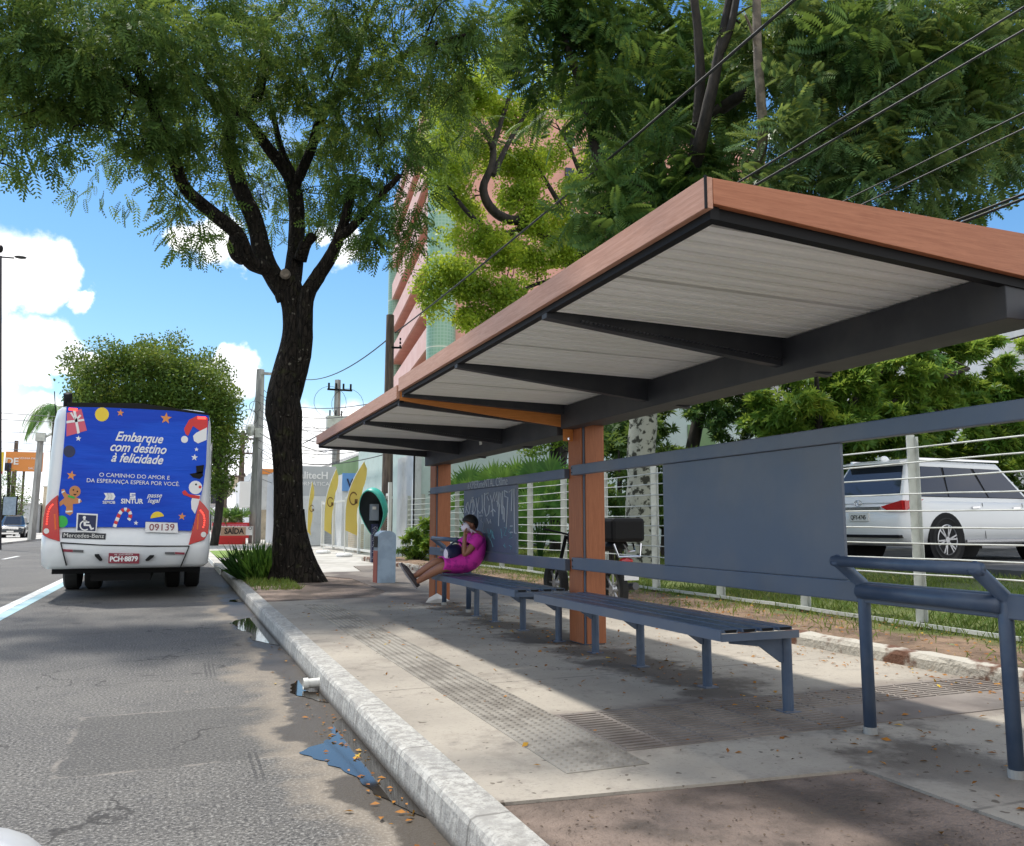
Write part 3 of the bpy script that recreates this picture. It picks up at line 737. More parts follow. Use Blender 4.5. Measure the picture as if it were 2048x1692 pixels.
    for z0, z1 in ((1.635, 1.725), (.80, .905)):
        b = MB(); b.box((CXA-.068, ya-.06, z0+dz), (CXA-.012, yb-.03, z1+dz)); b.build('rail', 'steel', T, bevel=.006)
        for yy in (yb-.05, ya+.04):
            for zz in (z0+.025, z1-.025): b = MB(); b.tube([(CXA-.075, yy, zz+dz), (CXA-.066, yy, zz+dz)], .008, 8); b.build('bolt', 'grille', T)
    return T
# near module
TA = shelter('bus_shelter', 'near half of the bus shelter with plain grey panel and brown wood fascia', 2.39, 6.84, [2.30, 6.86], 0.0, 'wood', False)
b = MB(); b.box((CXA-.050, 3.54, .907), (CXA-.030, 5.33, 1.633)); b.build('back_panel', 'steel', TA, bevel=.003)
TB = shelter('bus_shelter', 'far half of the bus shelter with graffiti on its back panel, behind the seated woman', 6.90, 11.35, [11.45], -.05, 'orange', True)
# rails of module B reach back to the shared column
for z0, z1 in ((1.615, 1.705), (.78, .885)):
    b = MB(); b.box((CXA-.068, 6.99, z0), (CXA-.012, 11.42, z1)); b.build('rail', 'steel', TB, bevel=.006)
for o in list(TB.children):   # drop the short rails made by the helper (single column)
    if o.name.startswith('rail') and o.dimensions.y < 1: bpy.data.objects.remove(o)
pan = MB().box((CXA-.050, 8.20, .888), (CXA-.030, 9.96, 1.613)).build('back_panel', 'steel', TB, bevel=.003)
b = MB(); b.box((CXA-.166, 8.98, 2.10), (CXA-.161, 9.06, 2.24)); b.build('notice_label', 'offwhite', TB)
# graffiti strokes (tubes flattened on the panel), drawn in panel coordinates u 0..1 (left to right), v 0..1 (bottom to top)
def strokes(mb, lst, r=.006):
    for s_ in lst:
        pts = [(CXA-.0525, 9.96-1.76*u, .888+.725*v) for u, v in s_]
        mb.tube(pts, r, 5)
G1 = [[(.05, .62), (.09, .80), (.05, .72), (.12, .60)], [(.10, .80), (.13, .66), (.17, .84), (.12, .58), (.11, .55)], [(.18, .86), (.21, .88), (.17, .78), (.22, .82), (.26, .66), (.23, .60), (.19, .64)],
      [(.21, .84), (.20, .45)], [(.27, .85), (.29, .70), (.33, .86), (.30, .70), (.31, .52)], [(.30, .66), (.35, .60), (.39, .66)], [(.39, .90), (.40, .60)], [(.44, .92), (.43, .70), (.47, .55), (.52, .60), (.53, .72)],
      [(.46, .90), (.52, .92), (.49, .86), (.52, .80)], [(.55, .88), (.58, .76), (.63, .92)], [(.58, .76), (.60, .55)], [(.56, .62), (.60, .66), (.64, .62)], [(.62, .78), (.67, .92), (.68, .70), (.71, .92), (.70, .40), (.72, .72), (.66, .78)],
      [(.74, .90), (.76, .58)], [(.77, .92), (.78, .50)], [(.78, .70), (.80, .66), (.80, .46)], [(.85, .90), (.80, .93), (.81, .84), (.86, .82), (.83, .36), (.85, .62)], [(.88, .90), (.93, .94), (.92, .62)], [(.96, .94), (.97, .30), (.995, .30)], [(.90, .40), (.94, .40)], [(.90, .31), (.94, .31)]]
G2 = [[(.06, .52), (.07, .38)], [(.12, .54), (.10, .40), (.17, .52), (.16, .40)], [(.22, .50), (.26, .36)], [(.27, .52), (.31, .30)], [(.33, .56), (.40, .56), (.37, .48), (.42, .44), (.41, .28), (.42, .20)], [(.48, .52), (.52, .44), (.55, .50), (.56, .44)], [(.44, .30), (.445, .29)]]
G3 = [[(.50, .36), (.52, .22), (.56, .34), (.60, .30), (.55, .18), (.50, .26), (.58, .32), (.62, .20)], [(.55, .34), (.60, .22)], [(.56, .18), (.60, .08)], [(.74, .36), (.76, .22)], [(.80, .38), (.84, .38), (.79, .26), (.83, .26)], [(.92, .38), (.87, .32), (.92, .28), (.88, .22), (.93, .24)], [(.78, .12), (.82, .08), (.80, .14)], [(.88, .12), (.92, .10), (.90, .06)]]
mb = MB(); strokes(mb, G1, .0065); strokes(mb, G2, .0045); mb.build('graffiti', 'spray', pan)
mb = MB(); strokes(mb, G3, .004); mb.build('graffiti', 'spray_teal', pan)
text('eXPIERimeNTAL CRIme', (CXA-.0695, 9.08, 1.66), .135, 'spray', pan, rot=(pi/2, 0, -pi/2), sx=.98, shear=.0, off=-.002, name='graffiti')

# benches
def bench(lab, y0, y1, legs, end_leg):
    T = thing('bench', lab, 'bench', (3.02, (y0+y1)/2, GZ), group=None)
    zt = .635; x0, x1 = 2.75, 3.235
    w_ = (x1-x0)/4
    for i in range(4):
        b = MB(); b.box((x0+i*w_+(.0 if i == 0 else .012), y0+.004, zt-.022), (x0+(i+1)*w_-.012, y1-.004, zt)); b.build('slat', 'steel_tube', T, bevel=.004)
    for i in range(4):
        f = MB(); f.prism([(x0+i*w_+.02, y0+.0025, zt-.004), (x0+(i+1)*w_-.02, y0+.0025, zt-.004), (x0+(i+1)*w_-.028, y0+.0025, zt-.019), (x0+i*w_+.028, y0+.0025, zt-.019)], (0, .003, 0)); f.build('slat_end_shade', 'black', T)  # black inserts paint the shade inside the hollow slats
    f = MB(); f.box((x0-.012, y0, zt-.062), (x0-.002, y1, zt-.004)); f.build('front_edge', 'steel', T)
    for yy in (y0, y1-.008):
        f = MB(); f.prism([(x0, yy, zt-.065), (x1+.03, yy, zt-.065), (x1+.03, yy, zt-.024), (x0, yy, zt-.024)], (0, .008, 0)); f.build('end_plate', 'steel', T)
    for yy in legs:
        g = MB(); g.tube([(3.245, yy, GZ), (3.245, yy, zt-.067)], .031, 14); lg = g.build('leg', 'steel_tube', T, smooth=False)
        g = MB(); g.prism([(2.86, yy-.006, zt-.068), (3.26, yy-.006, zt-.068), (3.26, yy-.006, zt-.21), (3.20, yy-.006, zt-.21), (3.06, yy-.006, zt-.115), (2.86, yy-.006, zt-.09)], (0, .012, 0)); g.build('bracket', 'steel_tube', lg)
        g = MB(); g.box((3.195, yy-.05, GZ+.001), (3.295, yy+.05, GZ+.009)); g.build('foot_plate', 'steel', lg)
    return T
bench('near grey-blue metal bench, empty, in front of the plain panel', 3.88, 6.43, [3.97, 4.75, 5.6, 6.33], 0)
bench('far grey-blue metal bench where the woman in pink sits', 6.86, 9.42, [7.05, 7.9, 8.7, 9.3], 0)
# leaning rails
def lean(lab, ya, yb):
    T = thing('leaning_rail', lab, 'rail', (3.30, (ya+yb)/2, GZ)); r = .031
    for i, yy in enumerate((ya, yb)):
        MB().tube([(3.30, yy, GZ), (3.30, yy, .865), (3.295, yy, .895), (3.135, yy, 1.015), (3.125, yy, 1.022)], [r, r, r, r, r*.95], 16).build('leg', 'steel_tube', T, smooth=True)
        MB().tube([(3.30, yy, GZ), (3.30, yy, GZ+.035)], r+.003, 16).build('collar', 'pole_c', T)
    MB().tube([(3.14, ya-.03, 1.012), (3.14, yb+.03, 1.012)], .027, 16).build('bar', 'steel_tube', T, smooth=True)
    MB().tube([(3.275, ya, .86), (3.275, yb, .86)], .039, 16).build('bar', 'steel_tube', T, smooth=True)
    return T
lean('big blue tubular leaning rail in the right foreground', 2.62, 3.42)
lean('small tubular leaning rail beside the seated woman at the far column', 9.75, 10.75)

# ================================================================== WHITE FENCE
FX = 6.42
post0 = None; k = 0; yy = 5.98-1.55*3
while yy < 25:
    lab = 'white metal fence post, part of the long railing behind the shelter'
    if post0 is None:
        T = thing('fence_post', lab, 'fence post', (FX, yy, .2), group='posts of the white garden fence')
        b = MB(); b.prism([(-.05, -.012, .10), (.05, -.012, .10), (.05, -.012, 1.84), (-.05, -.012, 1.84)], (0, .008, 0)); b.prism([(.045, -.05, .10), (.053, -.05, .10), (.053, -.05, 1.82), (.045, -.05, 1.82)], (0, .09, 0)); b.build('upright', 'galv', T, local=True)
        MB().box((-.045, -.03, -.12), (.045, .03, .10)).build('foot', 'pole_w', T, local=True)
        post0 = T
    else:
        T = copy_tree(post0); T.location = (FX, yy, .2)
    yy += 1.55; k += 1
T = thing('fence_rails', 'thin white horizontal wires and rails of the garden fence', 'fence', (FX, 10, .2))
for q in range(12):
    z = .29+q*.1475
    pts = []
    y = -2.0
    while y < 24.8:
        pts.append((FX-.055+.006*sin(y*1.3+q*2), y, z+.010*sin(y*.9+q)+random.uniform(-.004, .004))); y += .5
    if q == 0: 
        bb_ = MB()
        for a, b_ in zip(pts[:-1], pts[1:]): bb_.bar(a, b_, .02, .035)
        bb_.build('rail', 'galv', T)
    else: MB().tube(pts, .0085, 6).build('rail', 'galv', T)

# ================================================================== BUS
BY = 14.9
T = thing('city_bus', 'white city bus seen from behind with a blue advert, stopped at the kerb', 'bus', (-.72, BY, 0))
def bw(px, py, d=0.0):
    p = at_Y(px, py, BY); return Vector((p.x, BY-d, p.z))
def rrect(cx, hw, y0, y1, r, z, n=6, bow=0.0):
    pts = []
    for (sx, sy, a0) in ((1, -1, -pi/2), (1, 1, 0), (-1, 1, pi/2), (-1, -1, pi)):
        yy = (y0+r) if sy < 0 else (y1-r)
        for i in range(n+1):
            a = a0+pi/2*i/n; pts.append((cx+sx*(hw-r)+r*cos(a), yy+r*sin(a), z))
    return pts
BC = -.72
secs = [(.50, 1.16, .10, .12), (.56, 1.225, .02, .16), (.80, 1.245, -.02, .18), (1.02, 1.245, -.01, .18), (1.06, 1.235, .02, .2), (1.6, 1.225, .03, .2), (2.3, 1.205, .05, .2), (2.85, 1.185, .09, .2), (3.02, 1.16, .13, .22), (3.12, 1.08, .24, .26), (3.16, .9, .45, .3)]
rings = [rrect(BC, hw, BY+dy, BY+11.2, r, z) for z, hw, dy, r in secs]
MB().loft(rings).build('body', 'bus_white', T, smooth=False, bevel=.0)
bod = [o for o in T.children if o.name.startswith('body')][0]
for p_ in bod.data.polygons: p_.use_smooth = len(p_.vertices) == 4
def decal(mb, pts, d, th=.012):
    mb.prism([bw(x, y, d) for x, y in pts], (0, th, 0))
# dark band above the advert and side seams
mb = MB(); decal(mb, [(134, 805), (280, 806), (417, 826), (419, 840), (133, 822)], .0, .10); mb.build('rear_window_band', 'black', T)
# advert: one banner, several print colours
mb = MB(); mats = ['blue_ad', 'white', 'orange', 'yellow', 'red', 'pinkred', 'biscuit', 'green', 'black', 'navy']
AD = [(133, 814), (205, 815), (280, 818), (350, 822), (418, 831), (414, 880), (412, 930), (407, 970), (397, 1016), (382, 1062), (357, 1061), (355, 1045), (291, 1043), (290, 1055), (193, 1054), (151, 1054), (121, 1055), (117, 1010), (118, 985), (122, 955), (127, 900), (131, 850)]
decal(mb, AD, .012, .14)
def star(cx, cy, r, ro=0.0):
    return [(cx+(r if i % 2 == 0 else r*.42)*sin(ro+pi*i/5), cy-(r if i % 2 == 0 else r*.42)*cos(ro+pi*i/5)) for i in range(10)]
def circ(cx, cy, r, n=18, ry=None): return [(cx+r*cos(2*pi*i/n), cy+(ry or r)*sin(2*pi*i/n)) for i in range(n)]
L1, L2, L3 = .016, .020, .024
def cm_(c): mb.cur = mats.index(c)
cm_('pinkred'); decal(mb, [(134, 826), (163, 818), (174, 861), (133, 873)], L1, .01)
cm_('white'); decal(mb, [(146, 820), (151, 819), (160, 866), (155, 868)], L2, .01); decal(mb, [(133, 842), (168, 838), (169, 842), (133, 847)], L2, .01); decal(mb, [(140, 826), (148, 838), (151, 838), (144, 825)], L2, .01); decal(mb, [(160, 829), (150, 840), (153, 842), (163, 832)], L2, .01)
cm_('yellow'); decal(mb, circ(204, 829, 14), L1, .01); decal(mb, circ(315, 1037, 14)[9:], L1, .01)
cm_('orange')
for (x, y, r, a) in ((241, 826, 7.5, .1), (332, 837, 12, .1), (143, 951, 10, .2), (364, 1033, 8, .1)): decal(mb, star(x, y, r, a), L1, .01)
cm_('white')
for (x, y, r) in ((157, 877, 6), (393, 899, 4.5), (389, 915, 7), (272, 1046, 5)): decal(mb, star(x, y, r, .1), L1, .01)
cm_('navy'); decal(mb, circ(139, 903, 12), L1, .01)
cm_('green'); decal(mb, [(x, y) for x, y in circ(124, 1043, 12) if x > 117], L1, .01)
# hat
cm_('red'); decal(mb, [(371, 868), (368, 858), (378, 840), (394, 832), (416, 836), (415, 860), (400, 862), (386, 852), (376, 872)], L1, .01)
cm_('white'); decal(mb, circ(369, 879, 7), L2, .01); decal(mb, [(386, 872), (392, 866), (414, 855), (413, 880), (396, 887), (388, 882)], L2, .01)
# snow figure at the right edge
cm_('white'); decal(mb, circ(391, 975, 13.5), L1, .01); decal(mb, [(386, 990), (401, 990), (400, 1000), (390, 1028), (383, 1018), (382, 1003)], L1, .01)
cm_('black'); decal(mb, [(379, 948), (405, 943), (406, 952), (399, 958), (386, 955)], L2, .01); decal(mb, [(392, 932), (408, 930), (406, 946), (393, 948)], L2, .01); decal(mb, circ(392, 969, 2, 8), L2, .01)
cm_('red'); decal(mb, [(364, 984), (370, 980), (377, 988), (400, 992), (399, 998), (384, 996), (374, 992), (367, 990)], L2, .01); decal(mb, circ(400, 974, 3, 8), L2, .01)
# biscuit figure
cm_('biscuit'); decal(mb, circ(150, 983, 11.5), L1, .01); decal(mb, [(123, 979), (129, 978), (133, 987), (145, 992), (161, 998), (164, 1003), (158, 1007), (146, 1008), (146, 1026), (140, 1031), (131, 1026), (133, 1014), (127, 1008), (120, 1013), (119, 1004), (129, 996), (124, 987)], L1, .01)
cm_('white'); decal(mb, [(131, 1022), (145, 1021), (145, 1024), (132, 1025)], L2, .01); decal(mb, [(123, 984), (129, 981), (130, 983), (124, 987)], L2, .01); decal(mb, [(157, 998), (161, 998), (160, 1006), (157, 1006)], L2, .01)
cm_('black'); decal(mb, circ(147, 980, 1.6, 8), L2, .01); decal(mb, circ(155, 983, 1.6, 8), L2, .01); decal(mb, [(146, 988), (154, 988), (150, 991)], L2, .01)
cm_('green'); decal(mb, [(137, 990), (150, 994), (149, 998), (136, 994)], L2, .01)
# candy cane
def stripe(ptsL, wpx, cols):
    for i in range(len(ptsL)-1):
        (x0, y0), (x1, y1) = ptsL[i], ptsL[i+1]; l = sqrt((x1-x0)**2+(y1-y0)**2); nx, ny = -(y1-y0)/l*wpx, (x1-x0)/l*wpx
        cm_(cols[i % 2]); decal(mb, [(x0-nx, y0-ny), (x0+nx, y0+ny), (x1+nx, y1+ny), (x1-nx, y1-ny)], L1, .01)
stripe([(229, 1054), (231, 1048), (233, 1042), (236, 1035), (239, 1028), (243, 1022), (248, 1019), (254, 1019), (259, 1023), (261, 1029), (260, 1036), (257, 1040)], 3.6, ['white', 'red'])
# accessibility sign, name boards, logo chevrons
cm_('white'); decal(mb, [(154, 1026), (196, 1028), (193, 1065), (152, 1064)], L2, .01)
cm_('navy'); decal(mb, [(157, 1029), (193, 1031), (191, 1062), (155, 1061)], L3, .01)
L4 = .028
cm_('white'); decal(mb, circ(169, 1035, 3.2, 10), L4, .01); decal(mb, [(167, 1038), (171, 1038), (172, 1043), (179, 1043), (179, 1046), (172, 1046), (173, 1049), (181, 1049), (184, 1056), (188, 1055), (188, 1058), (182, 1060), (178, 1052), (168, 1052)], L4, .01)
for i in range(12):
    a0 = .9+4.3*i/12; a1 = .9+4.3*(i+1)/12; f_ = lambda a, r: (170+r*cos(a), 1051+r*sin(a))
    decal(mb, [f_(a0, 8), f_(a1, 8), f_(a1, 10.5), f_(a0, 10.5)], L4, .01)
for i in range(3): decal(mb, [(208+i*6, 986), (215+i*6, 986), (219+i*6, 993), (215+i*6, 1000), (208+i*6, 1000), (212+i*6, 993)], L1, .01)
decal(mb, [(260, 986), (271, 986), (271, 989), (263, 989), (263, 991), (271, 991), (271, 997), (260, 997), (260, 994), (268, 994), (268, 993), (260, 993)], L1, .01)
banner = mb.build('advert_banner', mats, T)
def bt(s, px, py, hpx, mat, d=.018, shear=0, off=0.0, sx=1.0, par=None, ang=.0):
    p = bw(px, py, d); return text(s, p, hpx*13.4/1680*1.38, mat, par or banner, rot=(pi/2, ang, 0), shear=shear, off=off, sx=sx)
bt('Embarque', 278, 876, 19, 'white', shear=.35, off=.004, sx=.83, ang=.035)
bt('com destino', 276, 897, 19, 'white', shear=.35, off=.004, sx=.80, ang=.035)
bt('à felicidade', 274, 918, 19, 'white', shear=.35, off=.004, sx=.82, ang=.035)
bt('O CAMINHO DO AMOR E', 270, 953, 8.2, 'white', sx=1.0, ang=.03)
bt('DA ESPERANÇA ESPERA POR VOCÊ.', 268, 965, 8.2, 'white', sx=.96, ang=.03)
bt('SEMOB', 218, 1005, 5.6, 'white', off=.001, sx=.95); bt('SINTUR', 264, 1003, 9.6, 'white', off=.003, sx=.9)
bt('passe', 309, 991, 9.6, 'white', shear=.3, off=.001, sx=.95); bt('legal', 307, 1001.5, 9.6, 'white', shear=.3, off=.001, sx=.95)
mb = MB(); decal(mb, [(291, 1044), (355, 1046), (356, 1062), (356, 1066), (291, 1064)], .024, .01); nb_ = mb.build('number_panel', 'white', T)
bt('09139', 324, 1055, 14, 'maroon', d=.028, par=nb_, sx=1.0, off=.0)
mb = MB(); decal(mb, [(125, 1064), (212, 1067), (211, 1079), (124, 1076)], .022, .03); nb_ = mb.build('name_board', 'steel_d', T)
bt('Mercedes-Benz', 168, 1071.5, 8.6, 'clear_lens', d=.026, par=nb_, sx=.98, ang=.03)
mb = MB(); decal(mb, [(218, 1106), (279, 1107), (278, 1127), (217, 1126)], .045, .05); pl = mb.build('number_plate', 'maroon', T)
bt('PCH·8879', 248, 1118, 9.6, 'white', d=.05, par=pl, off=.004, sx=.92); bt('PB · JOAO PESSOA', 248, 1109, 3, 'white', d=.05, par=pl)
for pts, chain in (([(92, 1012), (104, 999), (116, 990), (118, 1035), (120, 1083), (97, 1076), (85, 1069), (87, 1035)], [(94, 1048), (95, 1038), (96, 1028), (99, 1018), (103, 1012), (108, 1007)]),
                   ([(399, 1000), (409, 1010), (418, 1022), (418, 1050), (416, 1067), (408, 1080), (377, 1090), (387, 1050)], [(401, 1021), (405, 1026), (408, 1032), (409, 1041), (408, 1050), (405, 1058)])):
    mb = MB(); mb.prism([bw(x, y, .035) for x, y in pts], (0, .22, 0)); tl = mb.build('tail_light', 'red_lens', T, bevel=.008)
    mb = MB()
    for i in range(len(chain)-1):
        for k in range(2):
            x = chain[i][0]+(chain[i+1][0]-chain[i][0])*k/2; y = chain[i][1]+(chain[i+1][1]-chain[i][1])*k/2
            decal(mb, circ(x, y, 1.5, 8), .039, .01)
    mb.build('led_row', 'red_glow', tl)
    cx = sum(p_[0] for p_ in pts)/len(pts); s_ = 1 if cx < 250 else -1
    mb = MB(); decal(mb, [(cx+s_*6, 1028), (cx+s_*9, 1028), (cx+s_*11, 1058), (cx+s_*8, 1060)], .039, .01); mb.build('indicator', 'amber', tl)
    mb = MB(); decal(mb, circ(cx-s_*9 if s_ > 0 else cx+3, 1062 if s_ > 0 else 1069, 5.5, 14), .041, .02); mb.build('reverse_light', 'clear_lens', tl)
for (x, y) in ((147, 819), (404, 836)):
    mb = MB(); decal(mb, [(x-9, y-3), (x+8, y-2), (x+8, y+3), (x-9, y+2)], .022, .02); mb.build('brake_light', 'red_glow', T)
mb = MB(); decal(mb, [(121, 1084), (200, 1089), (300, 1091), (379, 1091), (379, 1093), (300, 1093.5), (200, 1091), (121, 1086.5)], .03, .06)
decal(mb, [(121, 1086), (123, 1086), (134, 1131), (132, 1131)], .045, .1); decal(mb, [(377, 1093), (379, 1093), (362, 1135), (359.5, 1135)], .045, .1); mb.build('panel_gap', 'black', T)
for pts, c in (([(125, 1098), (146, 1099), (146, 1104), (125, 1103)], 'maroon'), ([(146.5, 1099), (167, 1100), (167, 1105), (146.5, 1104)], 'grille'), ([(350, 1104), (369, 1105), (369, 1109), (350, 1108)], 'maroon'), ([(330, 1104), (349.5, 1104), (349.5, 1109), (330, 1108)], 'grille')):
    mb = MB(); decal(mb, pts, .032, .03); mb.build('reflector', c, T)
for pts in ([(190, 1108), (198, 1108), (205, 1119), (203, 1122), (199, 1121), (190, 1112)], [(300, 1110), (308, 1110), (307, 1114), (298, 1121), (292, 1122), (291, 1119)]):
    mb = MB(); decal(mb, pts, .055, .06); mb.build('tow_hook', 'black', T)
mb = MB(); mb.tube([(-1.74, BY+.35, 3.05), (-1.74, BY+.35, 3.22), (-1.74, BY+.30, 3.30)], .065, 12); mb.build('exhaust_stack', 'black', T, smooth=True)
mb = MB(); mb.tube([(-1.96, BY+.8, 3.0), (-2.0, BY+.8, 3.4)], .008, 5); mb.build('antenna', 'black', T)
mb = MB(); mb.box((BC-1.12, BY+.55, .40), (BC+1.12, BY+11.0, .52)); mb.box((BC-.55, BY+.5, .28), (BC+.35, BY+2.4, .40)); mb.box((BC-.8, BY+2.35, .3), (BC+.8, BY+2.9, .5)); mb.build('underbody', 'black', T)
def wheel(mb_r, cx, cy, r, wd, z=None):
    z = r if z is None else z
    pr = [(r*.55, -wd/2), (r*.9, -wd/2), (r, -wd*.36), (r, wd*.36), (r*.9, wd/2), (r*.55, wd/2)]
    rings = [[(cx+o_, cy+rr*cos(2*pi*i/28), z+rr*sin(2*pi*i/28)) for i in range(28)] for rr, o_ in pr]
    mb_r.loft(rings)
for xs, yy in (((BC-1.03, BC-.68), BY+2.85), ((BC+1.03, BC+.68), BY+2.85), ((BC-1.05,), BY+8.9), ((BC+1.05,), BY+8.9)):
    for x in xs:
        m_ = MB(); wheel(m_, x, yy, .49, .27); m_.build('wheel', 'rubber', T, smooth=False)
for xs in (BC-1.248, BC+1.238):
    for k in range(6):
        MB().box((xs, BY+1.0+k*1.6, 1.55), (xs+.012, BY+2.45+k*1.6, 2.65)).build('side_window', 'glass_d', T)
mb = MB(); mb.box((BC-.9, BY+10.9, 1.2), (BC+.9, BY+11.21, 2.7)); mb.build('windscreen', 'glass_d', T)
# ================================================================== TREES
def cl(px, py, Y, r, k=1.0):
    p = at_Y(px, py, Y); return (p.x, p.y, p.z, r, k)
def V_(px, py, Y): return at_Y(px, py, Y)
PIN = tmpl_pinnate(7, .27, .125, .6, .35)
PIN2 = tmpl_pinnate(11, .29, .095, .30, .22)
SC = tmpl_scatter(11, .42, 3); SC2 = tmpl_scatter(14, .34, 5)
WH = tmpl_whorl(11, .22, .25, 2)
# --- big tree over the bus
T = thing('street_tree', 'big dark forked street tree between the bus and the shelter', 'tree', (2.05, 16.2, .14))
mb = MB(); anch = []
tr = [(2.10, 16.2, .05), V_(578, 1110, 16.2), V_(577, 1040, 16.2), V_(576, 940, 16.2), V_(571, 860, 16.2), V_(566, 795, 16.2), V_(576, 730, 16.2), V_(589, 670, 16.2), V_(588, 610, 16.2), V_(572, 560, 16.2)]
anch += limb(mb, tr, [.36, .31, .275, .265, .28, .345, .28, .235, .23, .24, .265], 0, 24, .01, 6, 0.0)
rings = []
for k in range(10):
    t_ = k/9; z = -.02+1.5*t_; ro = .245+.19*(1-t_)**2.2; cx_ = 2.10-.13*t_; ang0 = [(2*pi*q/28) for q in range(28)]
    rings.append([(cx_+(ro+.18*(1-t_)**2.2*max(0, sin(2.5*a_+.4))**2+.24*(1-t_)**2*max(0, cos(a_+.35))**6)*cos(a_), 16.2+(ro+.25*(1-t_)**2.2*max(0, sin(2.5*a_+.4))**2)*sin(a_), z+.0) for a_ in ang0])
mb.loft(rings)
pass
for pts, r0, r1 in (
    ([V_(572, 600, 16.2), V_(545, 545, 16.1), V_(500, 522, 15.8), V_(474, 468, 15.5), V_(420, 422, 15.2), V_(372, 378, 14.9), V_(345, 310, 14.6), V_(318, 255, 14.3), V_(303, 200, 14.0), V_(270, 130, 13.5)], .17, .06),
    ([V_(565, 580, 16.2), V_(530, 520, 16.3), V_(508, 440, 16.3), V_(482, 380, 16.4), V_(456, 290, 16.4), V_(462, 232, 16.3), V_(430, 200, 16.1), V_(368, 140, 15.8), V_(338, 90, 15.6), V_(292, 30, 15.3), V_(262, -60, 15.0)], .19, .08),
    ([V_(462, 240, 16.3), V_(505, 212, 16.5), V_(528, 140, 16.6), V_(530, 60, 16.8), V_(570, 10, 17.0), V_(600, -60, 17.2)], .11, .06),
    ([V_(580, 580, 16.3), V_(592, 500, 16.6), V_(592, 400, 16.8), V_(577, 350, 16.9), V_(540, 300, 16.8), V_(503, 250, 16.6), V_(480, 226, 16.4), V_(400, 110, 16)], .19, .06),
    ([V_(590, 370, 16.8), V_(622, 300, 16.8), V_(640, 240, 16.8), V_(700, 160, 16.6), V_(728, 60, 16.4), V_(765, -20, 16.2)], .11, .05),
    ([V_(585, 350, 16.9), V_(560, 290, 17.1), V_(545, 220, 17.3)], .09, .05),
    ([V_(580, 830, 16.25), V_(598, 740, 16.15), V_(608, 690, 16.05), V_(612, 600, 15.9), V_(635, 555, 15.8), V_(662, 512, 15.6), V_(680, 468, 15.5), V_(700, 400, 15.3), V_(705, 350, 15.1)], [.12, .17, .16, .15, .14, .12, .10, .08, .06], 0),
    ([V_(676, 478, 15.5), V_(708, 450, 15.2), V_(750, 405, 14.9), V_(800, 350, 14.5)], .10, .05),
    ([V_(600, 520, 16.3), V_(612, 488, 16.1), V_(628, 470, 16.0)], .13, .09),
    ([V_(476, 470, 15.5), V_(470, 500, 15.5), V_(486, 520, 15.7)], .15, .12),
    ([V_(700, 160, 16.6), V_(790, 120, 15.5), V_(860, 90, 14.5), V_(930, 70, 13.5)], .08, .03),
    ([V_(303, 200, 14.0), V_(220, 150, 13.8), V_(130, 120, 13.7), V_(40, 90, 13.6)], .09, .03)):
    anch += limb(mb, pts, r0, r1, 12, .05, 5)
T1C = [cl(-60, 120, 13.6, 1.3), cl(50, 60, 13.6, 1.3), cl(60, 170, 13.6, .85), cl(50, 265, 13.3, .45, .8), cl(85, 320, 13.3, .30, .7), cl(20, 290, 13.3, .35, .7), cl(110, 240, 13.6, .35, .7),
    cl(170, 60, 13, 1.3), cl(170, 160, 13.2, .8), cl(230, 215, 13.5, .7), cl(290, 110, 14, 1.2), cl(300, 235, 14.2, .75), cl(245, 270, 14, .32, .7), cl(285, 305, 14, .28, .7), cl(330, 290, 14, .45),
    cl(340, 0, 14.5, 1.3), cl(400, 100, 15, 1.2), cl(400, 220, 15.5, .9), cl(370, 330, 14.8, .5, .9), cl(350, 400, 14.8, .36, .8), cl(375, 455, 14.8, .36, .7), cl(405, 490, 14.8, .20, .6), cl(430, 300, 16, .6), cl(460, 430, 16.3, .35, .6),
    cl(500, 40, 15.5, 1.3), cl(520, 170, 16.5, .9), cl(540, 290, 17.5, .7, .9), cl(520, 380, 17.2, .55, .8), cl(470, 350, 17, .5, .8), cl(540, 450, 17.3, .35, .5), cl(545, 380, 17.6, .4, .6),
    cl(640, 80, 15.5, 1.2), cl(650, 200, 16, .9), cl(640, 310, 17.3, .6), cl(660, 390, 16.8, .5, .8), cl(720, 280, 15.5, .8), cl(700, 380, 15.5, .6), cl(755, 360, 15, .75), cl(730, 455, 15, .5), cl(780, 450, 14.6, .45), cl(815, 490, 14.4, .28, .8), cl(800, 300, 14.8, .6), cl(825, 400, 14.4, .35, .9), cl(765, 500, 14.6, .25, .7),
    cl(760, 60, 15, 1.2), cl(760, 190, 15, .8), cl(850, 110, 14.3, 1.0), cl(930, 60, 13.8, .9), cl(890, 170, 14, .45, .8), cl(960, 130, 13.6, .3, .8), cl(860, 10, 14.5, 1.1), cl(880, 220, 14, .25, .7)]
T1C += [cl(x, y, Y, .22, .9) for x, y, Y in ((20, 330, 13.2), (60, 345, 13.2), (100, 300, 13.3), (125, 285, 13.3), (180, 250, 13.5), (215, 270, 13.6), (265, 315, 14), (300, 345, 14.2), (320, 360, 14.3), (330, 430, 14.6), (365, 480, 14.6), (395, 505, 14.7), (440, 470, 15), (450, 400, 15.5), (640, 440, 16), (660, 450, 15.8), (740, 500, 14.8), (800, 510, 14.4), (830, 470, 14.3), (835, 440, 14.3), (845, 380, 14.3))]
T1H = [(-4.5, 14, 10.2, 1.8), (-2, 16, 11, 1.9), (.5, 17.5, 11.2, 1.9), (3, 17, 11, 1.8), (5.5, 15.5, 10.3, 1.7), (-5.5, 18, 10, 1.9), (-1.5, 20, 10.5, 1.9), (2.5, 20.5, 10.6, 1.9), (-3.4, 12.4, 10.4, 1.3), (-6.2, 13, 9.4, 1.4)]
T1H = [(c[0], c[1]+2.2, *c[2:], .45) for c in T1H]
